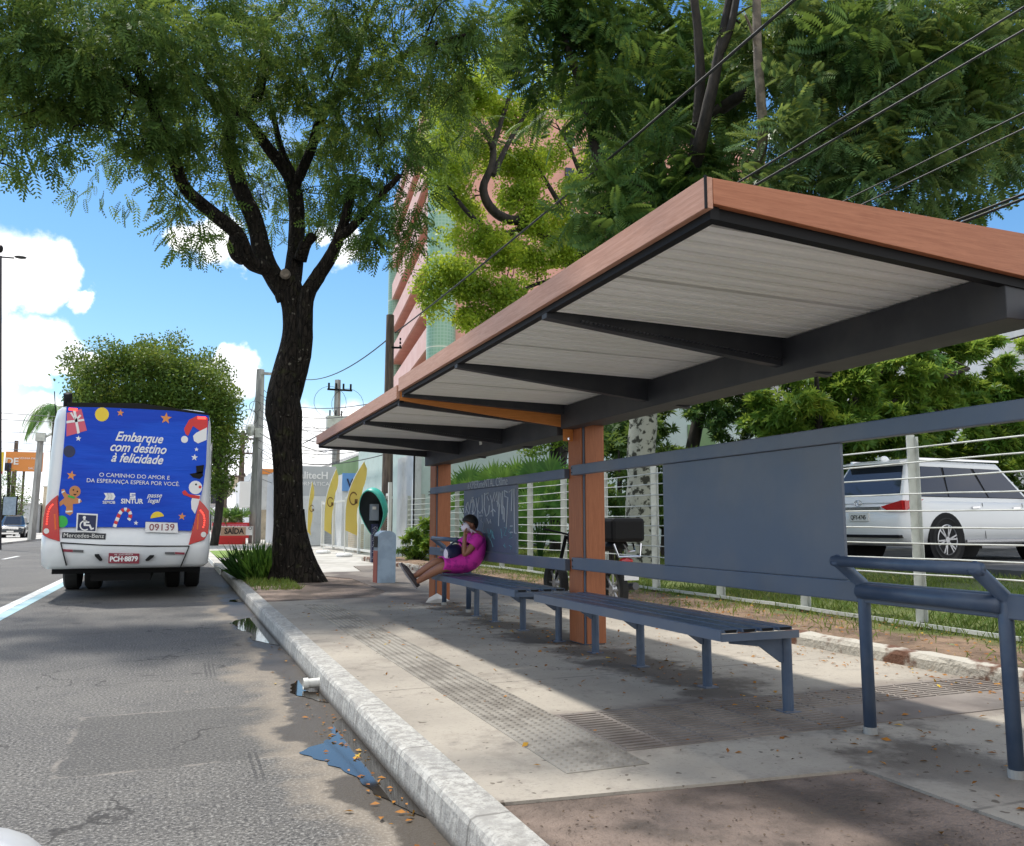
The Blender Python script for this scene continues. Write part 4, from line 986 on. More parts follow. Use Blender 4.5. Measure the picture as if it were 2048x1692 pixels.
OVR = [(.6, 6.6, 8.2, .85), (1.7, 6.2, 8.3, .9), (2.7, 6.6, 8.1, .8), (.9, 5.3, 8.5, .85), (2.2, 5.0, 8.6, .9), (3.3, 5.4, 8.4, .8), (.6, 4.2, 8.6, .8), (1.8, 3.8, 8.7, .8), (3.2, 4.1, 8.8, .8), (-.3, 7.4, 8.6, .5)]
OVR = [(*c, .8) for c in OVR]
twigs(mb, T1C, anch, .016, 2)
mb.build('trunk', 'bark_moss', T, smooth=True)
MB().add([(0, 0, 0)], []).f if False else None
b = MB(); q = V_(571, 548, 15.86); b.tube([q+Vector((0, .03, 0)), q+Vector((-.015, -.05, .01))], [.10, .085], 14); b.build('pruning_scar', 'bark_grey', T)
crown('crown', 'leaf_dark', T, T1C, 340, PIN, .32, .9, .3)
crown('crown', 'leaf_dark', T, T1H, 170, PIN, .40, .5, .5)
# --- big feathery tree behind the shelter
T = thing('feathery_tree', 'large tree with pale patched trunk and feathery leaves over the shelter roof', 'tree', (7.6, 13.0, .25))
mb = MB(); anch = []
anch += limb(mb, [(7.6, 13.0, .15), V_(1283, 1060, 13), V_(1282, 950, 13), V_(1284, 850, 13), V_(1290, 700, 13), V_(1305, 560, 13)], [.32, .27, .25, .25, .26, .30], 0, 14, .05)
main2 = mb; mb.build('trunk', 'bark_pale', T, smooth=True)
mb = MB()
for pts, r0, r1 in (([V_(1300, 570, 13), V_(1345, 470, 12.4), V_(1385, 340, 11.4), V_(1410, 240, 10.8), V_(1440, 100, 10.5), V_(1465, -40, 10.3)], .17, .06), ([V_(1385, 340, 11.4), V_(1400, 180, 11.0), V_(1395, 60, 10.9), V_(1380, -60, 10.8)], .10, .06), ([V_(1430, 130, 10.6), V_(1460, 60, 10.3), V_(1480, -40, 10.1)], .07, .05),
    ([V_(1300, 570, 13), V_(1260, 450, 13.3), V_(1200, 330, 13.6), V_(1170, 200, 13.8), V_(1130, 80, 14)], .16, .06), ([V_(1345, 470, 12.9), V_(1450, 400, 11.8), V_(1580, 330, 10.6), V_(1720, 280, 9.6), V_(1850, 240, 8.8)], .14, .05),
    ([V_(1410, 240, 12.4), V_(1550, 150, 11), V_(1700, 100, 10), V_(1900, 60, 9)], .12, .05), ([V_(1300, 570, 13), V_(1320, 300, 13.4), V_(1310, 100, 13.6)], .14, .06)):
    anch += limb(mb, pts, r0, r1, 9, .1)
T2C = [cl(1060, -10, 14, .7), cl(1140, 20, 14, .9), cl(1230, 60, 13.5, 1.1), cl(1340, 70, 13.5, 1.0), cl(1260, 200, 13, .8), cl(1340, 210, 13.4, .7), cl(1300, 330, 12, .8), cl(1240, 400, 12, .6), cl(1380, 330, 11.8, .7), cl(1190, 440, 12, .45), cl(1430, 220, 13.2, .7, .7),
    cl(1450, 350, 11, .6), cl(1480, 110, 12.5, .8, .7), cl(1230, 470, 11.5, .4), cl(1330, 410, 11.5, .5), cl(1440, 60, 13.6, .8)]
T2N = [cl(1560, 60, 10.2, .9), cl(1700, 40, 9.6, 1.0), cl(1850, 20, 9.2, 1.0), cl(2000, 30, 9, 1.0), cl(1600, 170, 9.8, .75), cl(1720, 180, 9.3, .85), cl(1850, 150, 9.0, .8), cl(1980, 150, 8.8, .8), cl(2090, 100, 8.8, .8), cl(1570, 290, 9.7, .55), cl(1680, 300, 9.2, .65), cl(1800, 270, 8.8, .7), cl(1920, 260, 8.6, .65), cl(2050, 240, 8.6, .6), cl(1620, 370, 9.6, .45), cl(1720, 370, 9.2, .45), cl(1820, 350, 8.9, .5), cl(1900, 345, 8.8, .35), cl(1520, 380, 10, .45), cl(1460, 420, 10.4, .4), cl(1990, 325, 8.8, .3, .8), cl(1750, 420, 9.4, .35)]
T2H = [(9, 12, 9.5, 1.5), (11, 10.5, 9.2, 1.5), (12.5, 13, 9.6, 1.6), (7.5, 15.5, 10.5, 1.5), (10, 16, 10.5, 1.6), (9.5, 9.0, 8.2, 1.1), (12.0, 8.6, 7.8, 1.2), (13.5, 10.5, 7.5, 1.2)]
T2H = [(*c, .6) for c in T2H]
twigs(mb, T2C+T2N, anch, .018, 2)
mb.build('limbs', 'bark', T, smooth=True)
crown('crown', 'leaf_near', T, T2C, 260, PIN2, .50, .35, .7)
crown('crown', 'leaf_near_skylit', T, T2N, 330, PIN2, .40, .25, .8)
crown('crown', 'leaf_near', T, T2H, 240, PIN2, .5, .3, .6)
crown('crown', 'leaf_dark', T, OVR, 300, PIN, .42, .3, .7)
mb = MB(); limb(mb, [V_(1465, -40, 10.3), (5.8, 8.6, 9.2), (3.6, 7, 8.3), (2.2, 5.6, 8.3), (1.0, 5.6, 8.2)], .08, .03, 7); mb.build('overhanging_limb', 'bark', T, smooth=True)
mb = MB(); limb(mb, [V_(1305, 560, 13), V_(1400, 480, 12), V_(1490, 400, 10.8), V_(1524, 300, 9.9), V_(1522, 200, 9.6), V_(1515, 100, 9.5), V_(1512, -60, 9.4)], .09, .06, 10, .06)
limb(mb, [V_(1520, 120, 9.55), V_(1503, 60, 9.4), V_(1490, 30, 9.3)], .03, .015, 6); mb.build('pale_limb', 'bark_grey', T, smooth=True)
# --- lime tree
T = thing('lime_green_tree', 'sunlit yellow-green tree with dark crooked branches in front of the pink tower', 'tree', (12.2, 26.5, .3))
mb = MB(); anch = []
for pts, r0, r1 in (([(12.2, 26.5, .2), (12.1, 26.4, 3), V_(1190, 570, 26), V_(1170, 530, 25.8)], .34, .24), ([V_(1190, 575, 26), V_(1120, 500, 25.4), V_(1060, 445, 25), V_(1020, 440, 24.8), V_(985, 420, 24.6), V_(966, 378, 24.5), V_(984, 330, 24.4), V_(984, 290, 24.4), V_(960, 250, 24.3), V_(930, 225, 24.2)], .22, .07),
    ([V_(984, 300, 24.4), V_(1003, 240, 24.3), V_(1020, 190, 24.2), V_(1040, 140, 24)], .10, .04), ([V_(986, 350, 24.4), V_(1020, 280, 24.6), V_(1050, 230, 24.6), V_(1080, 180, 24.6)], .11, .04),
    ([V_(1060, 445, 25), V_(1000, 470, 24.8), V_(940, 430, 24.5), V_(900, 380, 24.3), V_(850, 330, 24.2)], .12, .04), ([V_(1170, 530, 25.8), V_(1130, 430, 25.5), V_(1090, 360, 25.2), V_(1050, 300, 25)], .12, .05),
    ([V_(1170, 530, 25.8), V_(1190, 440, 26), V_(1150, 320, 25.8), V_(1120, 260, 25.6)], .14, .05), ([V_(1190, 560, 26), V_(1100, 560, 25.5), V_(1000, 600, 25)], .10, .04)):
    anch += limb(mb, pts, r0, r1, 8, .12)
T3C = [cl(905, 240, 24, .7, .8), cl(950, 170, 24, .8, .8), cl(1000, 120, 24.2, .8, .6), cl(1000, 220, 25, .8, .8), cl(880, 300, 24, .7), cl(950, 300, 25, .8, .7), cl(930, 400, 25, .8), cl(900, 340, 23.6, .6), cl(1040, 380, 25, .7), cl(1100, 300, 25.5, .7, .5), cl(1160, 220, 25.5, .8, .7), cl(1120, 160, 25, .7, .7),
    cl(1000, 500, 24.5, .8), cl(940, 480, 24.5, .7, .7), cl(1060, 520, 25, .8), cl(900, 560, 24, .8), cl(960, 580, 24.2, .8), cl(870, 610, 24, .45), cl(930, 640, 24, .5), cl(1020, 590, 24.5, .6), cl(1100, 440, 25.3, .7), cl(1160, 480, 25.5, .8, .8), cl(1150, 380, 25.6, .7), cl(1200, 330, 26, .8), cl(1110, 590, 25.3, .5), cl(1210, 200, 26, .9), cl(1240, 420, 26, .7), cl(850, 560, 24, .3), cl(1060, 430, 24.8, .6), cl(1060, 340, 25.4, .8), cl(1110, 500, 25.2, .7), cl(1180, 560, 25.4, .6), cl(980, 640, 24.2, .4), cl(920, 200, 24.4, .7), cl(1080, 230, 25.6, .7, .6), cl(1010, 330, 25.6, .7), cl(1250, 330, 26.5, .9), cl(1250, 500, 26, .8), cl(1040, 260, 25.2, .5, .6), cl(835, 280, 23.8, .35, .6)]
twigs(mb, T3C, anch, .02, 3); mb.build('trunk', 'bark', T, smooth=True)
crown('crown', 'leaf_lime', T, T3C, 560, SC, .27, .5, .4)
# --- mango trees behind the parked car
T = thing('mango_tree', 'dense mango tree with glossy whorled leaves behind the white parked car', 'tree', (13.9, 15.6, .55))
mb = MB(); anch = limb(mb, [(13.9, 15.6, .4), (13.9, 15.5, 2.0), (13.6, 15.2, 3.4)], .28, .2, 10)
for e in ((11.6, 15.6, 4.2), (12.5, 14.0, 4.4), (15.5, 14.5, 5.0), (17, 14, 4.8), (14.5, 14.2, 6.0)): anch += limb(mb, [(13.7, 15.3, 2.6), ((13.7+e[0])/2, (15.3+e[1])/2, e[2]-.7), e], .12, .04, 7)
T4C = [cl(1560, 830, 15.2, .7), cl(1640, 840, 15.2, .7), cl(1740, 815, 15.2, .8), cl(1850, 790, 15.3, .9), cl(1960, 790, 15.3, .9), cl(2060, 860, 15, .7), cl(1640, 740, 15.6, .7), cl(1680, 900, 16.5, .9), cl(1850, 880, 16.5, .9), cl(2000, 900, 16.5, .9), cl(1600, 800, 14.6, .75), cl(1580, 870, 15, .6), cl(1690, 770, 14.5, .85), cl(1690, 860, 14.6, .7), cl(1790, 740, 14.8, .9), cl(1800, 850, 14.6, .8), cl(1900, 730, 15, .95), cl(1900, 830, 14.8, .8), cl(2000, 760, 15, .8), cl(2000, 870, 14.6, .8), cl(2080, 800, 14.6, .8), cl(1840, 690, 15.5, .8), cl(1950, 690, 15.6, .6), cl(1720, 690, 15.8, .8), cl(1640, 900, 16.0, .7), cl(1750, 920, 16.2, .8), cl(1850, 915, 16.2, .8), cl(1950, 910, 16.2, .8), cl(2060, 700, 16, .5, .6)]
twigs(mb, T4C, anch, .02, 1); mb.build('trunk', 'bark', T, smooth=True)
crown('crown', 'leaf_mango', T, T4C, 480, WH, .24, .1, .8, .35)
T = thing('shade_tree', 'dark bushy tree hanging over the white house beyond the garden', 'tree', (11.6, 17.6, .5))
mb = MB(); anch = limb(mb, [(11.6, 17.6, .4), (11.5, 17.4, 2.4), (11.9, 17.2, 4.4)], .2, .14, 9)
T5C = [cl(1420, 820, 16.5, .7), cl(1500, 800, 16.3, .8), cl(1460, 860, 16.8, .5, .7), cl(1540, 860, 16.5, .6), cl(1390, 780, 17, .6), cl(1300, 800, 18, .6), cl(1560, 760, 16.5, .8), cl(1450, 760, 17, .8)]
twigs(mb, T5C, anch, .02, 2); mb.build('trunk', 'bark', T, smooth=True)
crown('crown', 'leaf_near', T, T5C, 260, WH, .21, .2, .8, .4)
T = thing('small_tree', 'small tree with dark trunk and bright leaves in front of the mint wall', 'tree', (9.6, 21.0, .45))
mb = MB(); anch = limb(mb, [(9.6, 21, .35), V_(1112, 1000, 21), V_(1108, 920, 21), V_(1112, 880, 21), V_(1100, 840, 21)], .19, .12, 9)
TSC = [cl(1075, 878, 20.6, .38), cl(1110, 865, 20.8, .4), cl(1050, 895, 20.6, .18, .8), cl(1140, 860, 21, .5), cl(1120, 820, 21, .7), cl(1200, 850, 21.5, .7), cl(1230, 900, 22, .7), cl(1180, 930, 22, .5)]
twigs(mb, TSC, anch, .02, 2); mb.build('trunk', 'bark', T, smooth=True); crown('crown', 'leaf_mango', T, TSC, 420, SC, .22, .3, .6)
# dark understorey
for i, (c, lab) in enumerate((([cl(1230, 890, 16, .9), cl(1222, 990, 15.5, .75), cl(1235, 800, 17, .8), cl(1320, 930, 16, .85), cl(1325, 1030, 16, .6), cl(1300, 850, 17, .7), cl(1215, 1060, 15.5, .5), cl(1290, 1010, 16, .7)], 'tall dark shrub right behind the pale patched tree trunk'), ([(12.4, 18.6, 1.5, .9), (13.2, 18.4, 1.4, .9), (14.2, 18.2, 1.7, .9), (15.2, 18, 1.5, .9)], 'long dark hedge in shade behind the plain grey panel'), ([(17, 17.5, 1.6, 1), (18.5, 17, 1.8, 1), (20, 16.5, 1.8, 1), (21.5, 16.5, 1.8, 1)], 'dark hedge behind the roof of the white parked car'))):
    T = thing('shrub', lab, 'shrub', (c[0][0], c[0][1], .45)); m_ = MB()
    for q in c: limb(m_, [(q[0], q[1], .3), (q[0]+.1, q[1], q[2])], .05, .02, 5)
    m_.build('stems', 'bark', T); crown('foliage', 'leaf_dark', T, c, 260, WH, .2, .1, .6)
# --- far round tree beyond the bus
T = thing('round_tree', 'round olive-green tree crown rising behind the bus', 'tree', (1.75, 45, .12))
mb = MB(); anch = limb(mb, [(1.75, 45, 0), V_(440, 1000, 45), V_(436, 940, 45), V_(410, 880, 45), V_(360, 840, 45)], .22, .16, 8)
anch += limb(mb, [V_(436, 940, 45), V_(445, 880, 45), V_(430, 820, 45)], .12, .06, 7)
T6C = []; rb2 = random.Random(4)
for (x, y, r) in ((185, 750, .8), (220, 735, .9), (260, 728, 1.0), (300, 720, 1.1), (345, 728, 1.0), (385, 740, 1.0), (425, 765, .9), (440, 800, 1.1), (430, 860, 1.0), (435, 910, .85), (425, 950, .7), (350, 790, 1.7), (270, 790, 1.7), (200, 790, 1.4), (170, 785, .6), (250, 850, 1.6), (340, 860, 1.7), (400, 820, 1.3), (180, 850, .9), (445, 840, .6), (455, 880, .5), (440, 975, .4)):
    for dY in (-1.2, 1.4): T6C.append(cl(x, y, 45+dY, r*.78, .8))
twigs(mb, T6C, anch, .03, 1); mb.build('trunk', 'bark', T, smooth=True)
crown('crown', 'leaf_round', T, T6C+[cl(x+rb2.uniform(-14, 14), y+rb2.uniform(-10, 10), 45+rb2.uniform(-2.5, 2.5), rb2.uniform(.25, .55)) for x, y in ((150, 750), (165, 720), (200, 702), (235, 712), (262, 700), (300, 690), (335, 695), (360, 710), (385, 718), (415, 722), (440, 745), (462, 790), (468, 830), (474, 875), (470, 920), (452, 960), (140, 790))], 190, SC2, .46, .2, .5, .5)

# --- palms
def frond(mbs, base, dirv, L, droop, nleaf=26, ll=.5, w_=.045):
    """feather palm frond appended to point/axis arrays"""
    P, A, N_, Sx = mbs; d = Vector(dirv).normalized(); pts = []
    p = Vector(base)
    for i in range(nleaf):
        t = i/nleaf; d = (d+Vector((0, 0, -droop/nleaf))).normalized(); p = p+d*(L/nleaf); pts.append(p.copy())
        sd = d.cross(Vector((0, 0, 1)))
        if sd.length < .1: sd = Vector((1, 0, 0))
        sd.normalize()
        for s in (-1, 1):
            a = sd*s+d*.75+Vector((0, 0, -.35)); P.append(p[:]); A.append(a[:]); N_.append((0, 0, 1)); Sx.append(ll*(.35+.65*sin(pi*min(.95, t+.12))))
    return pts
LEAFL = (np.array([(0, 0, 0), (.045, .4, .03), (0, 1, -.25), (-.045, .4, .03)]), [(0, 1, 2, 3)])
def feather_palm(lab, base, z0, n, L, ll, trunk_r, mat='leaf_palm', up=.6, droop=1.6):
    T = thing('feather_palm', lab, 'palm', base); arr = ([], [], [], []); mb = MB(); top = Vector((base[0], base[1], z0))
    if z0-base[2] > .3: mb.tube([base, top], [trunk_r, trunk_r*.8], 9, wob=.05)
    for i in range(n):
        a = 2*pi*i/n+random.uniform(-.3, .3); e = up*random.uniform(.3, 1.6)
        pts = frond(arr, top, (cos(a), sin(a), e), L*random.uniform(.8, 1.1), droop, 26, ll); mb.tube([top]+pts[::4], .012, 4)
    mb.build('trunk', 'pole_w', T); foliage('fronds', mat, T, *[np.array(q) for q in arr[:3]], np.array(arr[3]), LEAFL)
feather_palm('low feather palm with arching fronds beside the white house', (12.6, 16.6, .5), 2.3, 12, 2.2, .42, .13)
feather_palm('young feather palm with dark fronds in front of the long hedge', (14.4, 16.2, .5), 2.4, 12, 1.7, .42, .13)
feather_palm('distant tall palm whose fronds hang over the left edge of the bus', (-6.2, 50, 0), 7.3, 16, 2.4, .8, .2, up=.5, droop=2.6)
def fan_palm(lab, base, fans):
    T = thing('fan_palm', lab, 'palm', base); P, A, N_, Sx = [], [], [], []; mb = MB()
    for (ox, oy, z, r, tilt) in fans:
        c = Vector((base[0]+ox, base[1]+oy, z)); mb.tube([(base[0], base[1], base[2]), (base[0]+ox*.3, base[1]+oy*.3, z-.3), c], .012, 5)
        fa = Vector((ox*.6+random.uniform(-.15, .15), oy*.6-.2, 1.0-tilt)).normalized(); nn = Vector((random.uniform(-.5, .5)-.3, -1, .5)).normalized(); sd = fa.cross(nn).normalized()
        for k in range(21):
            a = -1.75+3.5*k/20; P.append(c[:]); A.append((fa*cos(a)+sd*sin(a))[:]); N_.append(nn[:]); Sx.append(r*random.uniform(.85, 1.05))
    mb.build('stems', 'leaf_plant', T)
    foliage('fans', 'leaf_palm', T, np.array(P), np.array(A), np.array(N_), np.array(Sx), (np.array([(0, 0, 0), (.062, .55, .03), (0, 1, -.12), (-.062, .55, .03)]), [(0, 1, 2, 3)]))
rf = random.Random(5)
for lab, bx, by in (('fan palm nearest the far orange column, sunlit fans', 6.95, 20.6), ('middle fan palm behind the graffiti panel with the brightest fans', 7.05, 18.6), ('fan palm right of the graffiti panel in front of the mint wall', 7.5, 17.3)):
    fans = [(rf.uniform(-.35, .75), rf.uniform(-.6, .6), rf.uniform(.8, 2.15), rf.uniform(.42, .62), rf.uniform(0, .5)) for _ in range(17)]+[(rf.uniform(-.2, .6), rf.uniform(-.3, .3), 2.25, .58, 0), (rf.uniform(-.2, .6), -.2, 2.3, .55, .1)]
    fan_palm(lab, (bx, by, .3), fans)
# bush and strap-leaved plant
T = thing('bush', 'leafy green bush growing through the far end of the white fence', 'bush', (6.15, 22.6, .2)); bc = [(6.1, 22.6, .75, .42), (6.3, 22.4, 1.0, .38), (6.0, 22.7, .45, .35), (6.5, 22.2, .6, .4)]
m_ = MB(); [limb(m_, [(6.15, 22.6, .1), c[:3]], .02, .01, 5) for c in bc]; m_.build('stems', 'bark', T); crown('foliage', 'leaf_mango', T, bc, 600, WH, .17, .2, .7)
T = thing('strap_plant', 'clump of dark green strap leaves at the foot of the big tree', 'plant', (1.62, 17.0, .15)); n = 900
ang = RNG.random(n)*2*pi; rad = RNG.random(n)**.6*.42
P = np.stack([1.58+rad*np.cos(ang)*1.0, 17.2+rad*np.sin(ang)*1.9, np.full(n, .12)], 1); A = np.stack([np.cos(ang)*rad*1.3, np.sin(ang)*rad*1.3, np.full(n, .8)], 1)+RNG.normal(size=(n, 3))*.22; A[:, 2] = np.abs(A[:, 2])
foliage('leaves', 'leaf_plant', T, P, A, RNG.normal(size=(n, 3)), .75*(.5+.6*RNG.random(n)), (np.array([(-.02, 0, 0), (.02, 0, 0), (.045, .5, .03), (0, 1, .12)]), [(0, 1, 2, 3)]))
# ================================================================== BUILDINGS
def uvbox_round(mb_, cx, cy, r, z0, z1, a0=0, a1=2*pi, n=40):
    pass
T = thing('tower_block', 'tall pink tower block with green tiled round columns and balconies', 'building', (16.2, 51.5, 0))
def round_column(cx, cy, r, z1):
    me = bpy.data.meshes.new('tiled_column'); n = 40; vs = []; fs = []
    for i in range(n+1):
        a = 2*pi*i/n; vs += [(cx+r*cos(a)-16.2, cy+r*sin(a)-51.5, 0), (cx+r*cos(a)-16.2, cy+r*sin(a)-51.5, z1)]
    for i in range(n): fs.append((2*i, 2*i+2, 2*i+3, 2*i+1))
    me.from_pydata(vs, [], fs); uv = me.uv_layers.new(name='UVMap')
    for p_ in me.polygons:
        p_.use_smooth = True
        for li in p_.loop_indices:
            vi = me.loops[li].vertex_index; uv.data[li].uv = ((vi//2)*2*pi*r/n, vs[vi][2]-.5)
    me.materials.append(MT['tile']); o = bpy.data.objects.new('tiled_column', me); C.objects.link(o); o.parent = T
round_column(15.45, 51.6, .95, 30.3); round_column(18.0, 74.0, .9, 30.3)
A_ = Vector((14.55, 51.9, 0)); B_ = Vector((17.3, 73.4, 0)); dv = (B_-A_).normalized(); nv = Vector((dv.y, -dv.x, 0))   # nv points inwards (+x)
mb = MB(); rec = 1.5
a = A_+nv*rec; b_ = B_+nv*rec
mb.prism([a, b_, b_+nv*20, a+Vector((26, 0, 0))], (0, 0, 30)); mb.build('main_block', 'pink', T)
for k in range(-1, 10):
    z = .5+3*k
    if z < 0: continue
    m_ = MB(); m_.prism([A_+Vector((0, 0, z)), B_+Vector((0, 0, z)), B_+nv*.14+Vector((0, 0, z)), A_+nv*.14+Vector((0, 0, z))], (0, 0, 1.42)); m_.build('balcony_parapet', 'pink_l', T)
    m_ = MB(); p0 = A_+nv*.141+Vector((0, 0, z+.01)); p1 = B_+nv*.141+Vector((0, 0, z+.01)); m_.prism([p0, p1, p1+nv*1.35, p0+nv*1.35], (0, 0, .16)); m_.build('balcony_slab', 'pink', T)
    for tt in (.33, .66):
        m_ = MB(); c_ = A_.lerp(B_, tt); m_.bar(c_+nv*(rec-.02)+dv*(-1)+Vector((0, 0, z+1.6)), c_+nv*(rec-.02)+dv*1+Vector((0, 0, z+1.6)), .06, 1.5); m_.build('window', 'glass_d', T)
for k in range(1, 10):
    for xx in (24.5, 30.5, 36.5):
        m_ = MB(); m_.box((xx, 51.52+(xx-16)*.0, 3*k+.9), (xx+.7, 51.72, 3*k+2.3)); w_ = m_.build('window', 'glass_d', T)
        m_ = MB(); m_.box((xx-.06, 51.48, 3*k+.82), (xx+.76, 51.515, 3*k+.9)); m_.build('sill', 'offwhite', w_)
m_ = MB(); m_.prism([A_+Vector((0, 0, 30)), B_+Vector((0, 0, 30)), b_+nv*20+Vector((0, 0, 30)), A_+Vector((27.5, 0, 30))], (0, 0, .7)); m_.build('parapet', 'pink_l', T)
def block(name, lab, a, b, mat, roof=None, wins=(), cat='building'):
    T = thing(name, lab, cat, (a[0], a[1], a[2])); MB().box(a, b).build('wall', mat, T)
    if roof: MB().box((a[0]-.15, a[1]-.15, b[2]), (b[0]+.15, b[1]+.15, b[2]+.18)).build('roof', roof, T)
    for (x0, z0, x1, z1) in wins:
        w_ = MB().box((x0, a[1]-.03, z0), (x1, a[1]+.02, z1)).build('window', 'glass_d', T)
        MB().box((x0-.08, a[1]-.07, z0-.08), (x1+.08, a[1]-.032, z0)).build('sill', 'offwhite', w_)
    return T
T = block('garden_building', 'plain pale mint building wall behind the garden fence and fan palms', (6.75, 25.2, 0), (11.7, 34, 5.2), 'mint')
m_ = MB(); m_.box((6.70, 25.15, 0), (6.745, 27.2, 3.35)); m_.box((6.70, 25.15, 0), (6.95, 25.195, 3.6)); m_.build('corner_wall', 'wallwhite', T)
block('boundary_wall', 'stained cream boundary wall behind the phone hood and wooden pole', (7.05, 27.3, 0), (7.25, 37.5, 2.45), 'cream', cat='wall')
T = block('green_building', 'low green building beyond the cream wall', (9.0, 42, 0), (16, 54, 4.9), 'greenwall')
T = block('tiled_building', 'dark green tiled block rising above the cream wall beside the wooden pole', (10.1, 39.5, 0), (14, 41.8, 5.3), 'tile')
m_ = MB(); m_.box((10.9, 37.6, 0), (14, 39.4, 3.9)); m_.build('annex', 'greenwall', T)
T = block('computer_shop', 'grey shop with raised lettering on its fascia', (4.9, 43, 0), (7.4, 52, 4.1), 'shopgrey')
text('qualitecH', (6.05, 42.96, 3.62), .50, 'white', T, sx=1.0, off=.012); text('INFORMÁTICA', (6.1, 42.96, 3.20), .27, 'white', T, sx=1.1)
m_ = MB(); m_.box((5.2, 42.9, .15), (6.9, 42.96, 2.6)); m_.build('shutter', 'wallwhite', T)
T = block('optician_shop', 'shop front with blue sign between two yellow flags', (7.2, 40, 0), (9.0, 41.9, 3.55), 'wallwhite')
m_ = MB(); m_.box((7.18, 39.93, 2.75), (9.0, 39.99, 3.6)); sg = m_.build('sign', 'sign_blue', T); text('VIDA', (7.95, 39.9, 3.1), .58, 'navy', sg, off=.012, sx=.85)
T = block('shop_canopy', 'grey canopy band on the cream wall behind the phone hood', (7.6, 33, 2.55), (10.5, 36, 3.35), 'shopgrey', 'offwhite')
T = block('white_store', 'white store with an orange stripe along its roof right of the concrete pole', (4.95, 62, 0), (9, 72, 5.0), 'wallwhite', None, ()); m_ = MB(); m_.box((4.93, 61.9, 4.72), (9, 61.99, 5.1)); m_.build('stripe', 'orange', T); m_ = MB(); m_.box((4.93, 61.9, 0), (9, 61.99, 2.2)); m_.build('lower_wall', 'cream', T); m_ = MB(); m_.box((4.0, 62.3, 2.4), (4.9, 66, 4.2)); m_.build('side_panel', 'tent', T)
T = block('white_house', 'white house with green shutters seen between the shade tree and palms', (14.9, 24.5, .3), (27, 34, 5.5), 'mint', 'offwhite', [(22.4, 3.2, 23.6, 4.6)])
for (x0, z0, x1, z1) in ((16.2, 3.3, 17.3, 4.6), (19.2, 3.3, 20.4, 4.6)):
    MB().box((x0, 24.45, z0), (x1, 24.52, z1)).build('shutter', 'greenwall', T)
T = block('pale_building', 'large pale grey-blue building at the far right beyond the mango tree', (36, 28, 0), (64, 48, 13.6), 'wallwhite', None, [(38+5*k, z_, 40.2+5*k, z_+1.5) for k in range(5) for z_ in (2.0, 6.0)])
for k in range(4):
    MB().box((35.98, 28+.02, 3.2*k+3.1), (35.999, 48, 3.2*k+3.16)).build('panel_joint', 'shopgrey', T)
# distant street frontage both sides
rb = random.Random(9)
cols_ = ['offwhite', 'wallwhite', 'cream', 'shopgrey', 'roof_red', 'pink_l']
names_ = ['white', 'pale grey', 'cream', 'grey', 'brick red', 'pale pink']
spots_ = [(-30, 112, 7, 5.0, 0), (-22.5, 118, 6, 3.6, 1), (-16.3, 124, 5, 6.0, 2), (-42, 105, 10, 6.2, 3), (-12, 150, 7, 5.5, 1), (5.6, 100, 6, 6.5, 2), (6.4, 84, 6, 4.3, 0), (3.6, 130, 6, 7.5, 3), (6.5, 118, 8, 5.0, 4), (-4, 190, 7, 6, 0), (5, 170, 9, 9, 1)]
for i, (x, y, w_, h_, ci) in enumerate(spots_):
    wins = [(x+.8+k*1.6, h_*.55, x+1.8+k*1.6, h_*.8) for k in range(int((w_-1)/1.6))]+[(x+.6+k*2.2, .3, x+2.2+k*2.2, h_*.4) for k in range(int((w_-1)/2.2))]
    side = 'left of the bus' if x < -8 else ('hidden mostly behind the bus' if x < 0 else 'right of the bus')
    block('street_building', 'distant %s building about %s storeys high %s, number of windows %d' % (names_[ci], ('one', 'two', 'three')[min(2, int(h_/3.2))], side, len(wins)) if False else 'distant %s building %s, %s' % (names_[ci], side, ('farthest of its row', 'second along its row', 'beside a utility pole', 'at the frame edge', 'beyond the road bend', 'behind the tent', 'next to the white tent', 'tallest of its row', 'with brick red wall', 'straight down the road', 'highest at the end of the street')[i]), (x, y, 0), (x+w_, y+8, h_), cols_[ci], 'roof_red' if i % 3 == 0 else 'offwhite', wins)
for i, (px, Y, h_, k_) in enumerate(((8, 95, 7.0, 'left'), (20, 96, 5.2, 'right'))):
    b0 = at_Y(px, 1040, Y); T = thing('roadside_tree', 'slim distant tree under the orange billboard, %s one of two' % k_, 'tree', (b0.x, Y, 0)); m_ = MB(); limb(m_, [(b0.x, Y, 0), (b0.x+.2, Y, h_*.6), (b0.x, Y, h_)], .22, .1, 6); m_.build('trunk', 'bark', T)
    crown('crown', 'leaf_round', T, [(b0.x, Y, h_*.5, 1.0), (b0.x+.5, Y, h_*.75, .9), (b0.x-.4, Y, h_*.3, 1.0)], 60, SC2, .5, .2, .5, .4)
T = thing('far_tree_row', 'hazy row of trees along the far end of the avenue', 'trees', (0, 210, 0)); T['kind'] = 'stuff'
farc = [(x+rb.uniform(-2, 2), 215+rb.uniform(-10, 10), rb.uniform(1, 4), rb.uniform(2.5, 4.5), .6) for x in range(-75, 30, 4)]
crown('crown', 'leaf_round', T, farc, 22, SC2, 1.3, .2, .5, .4)

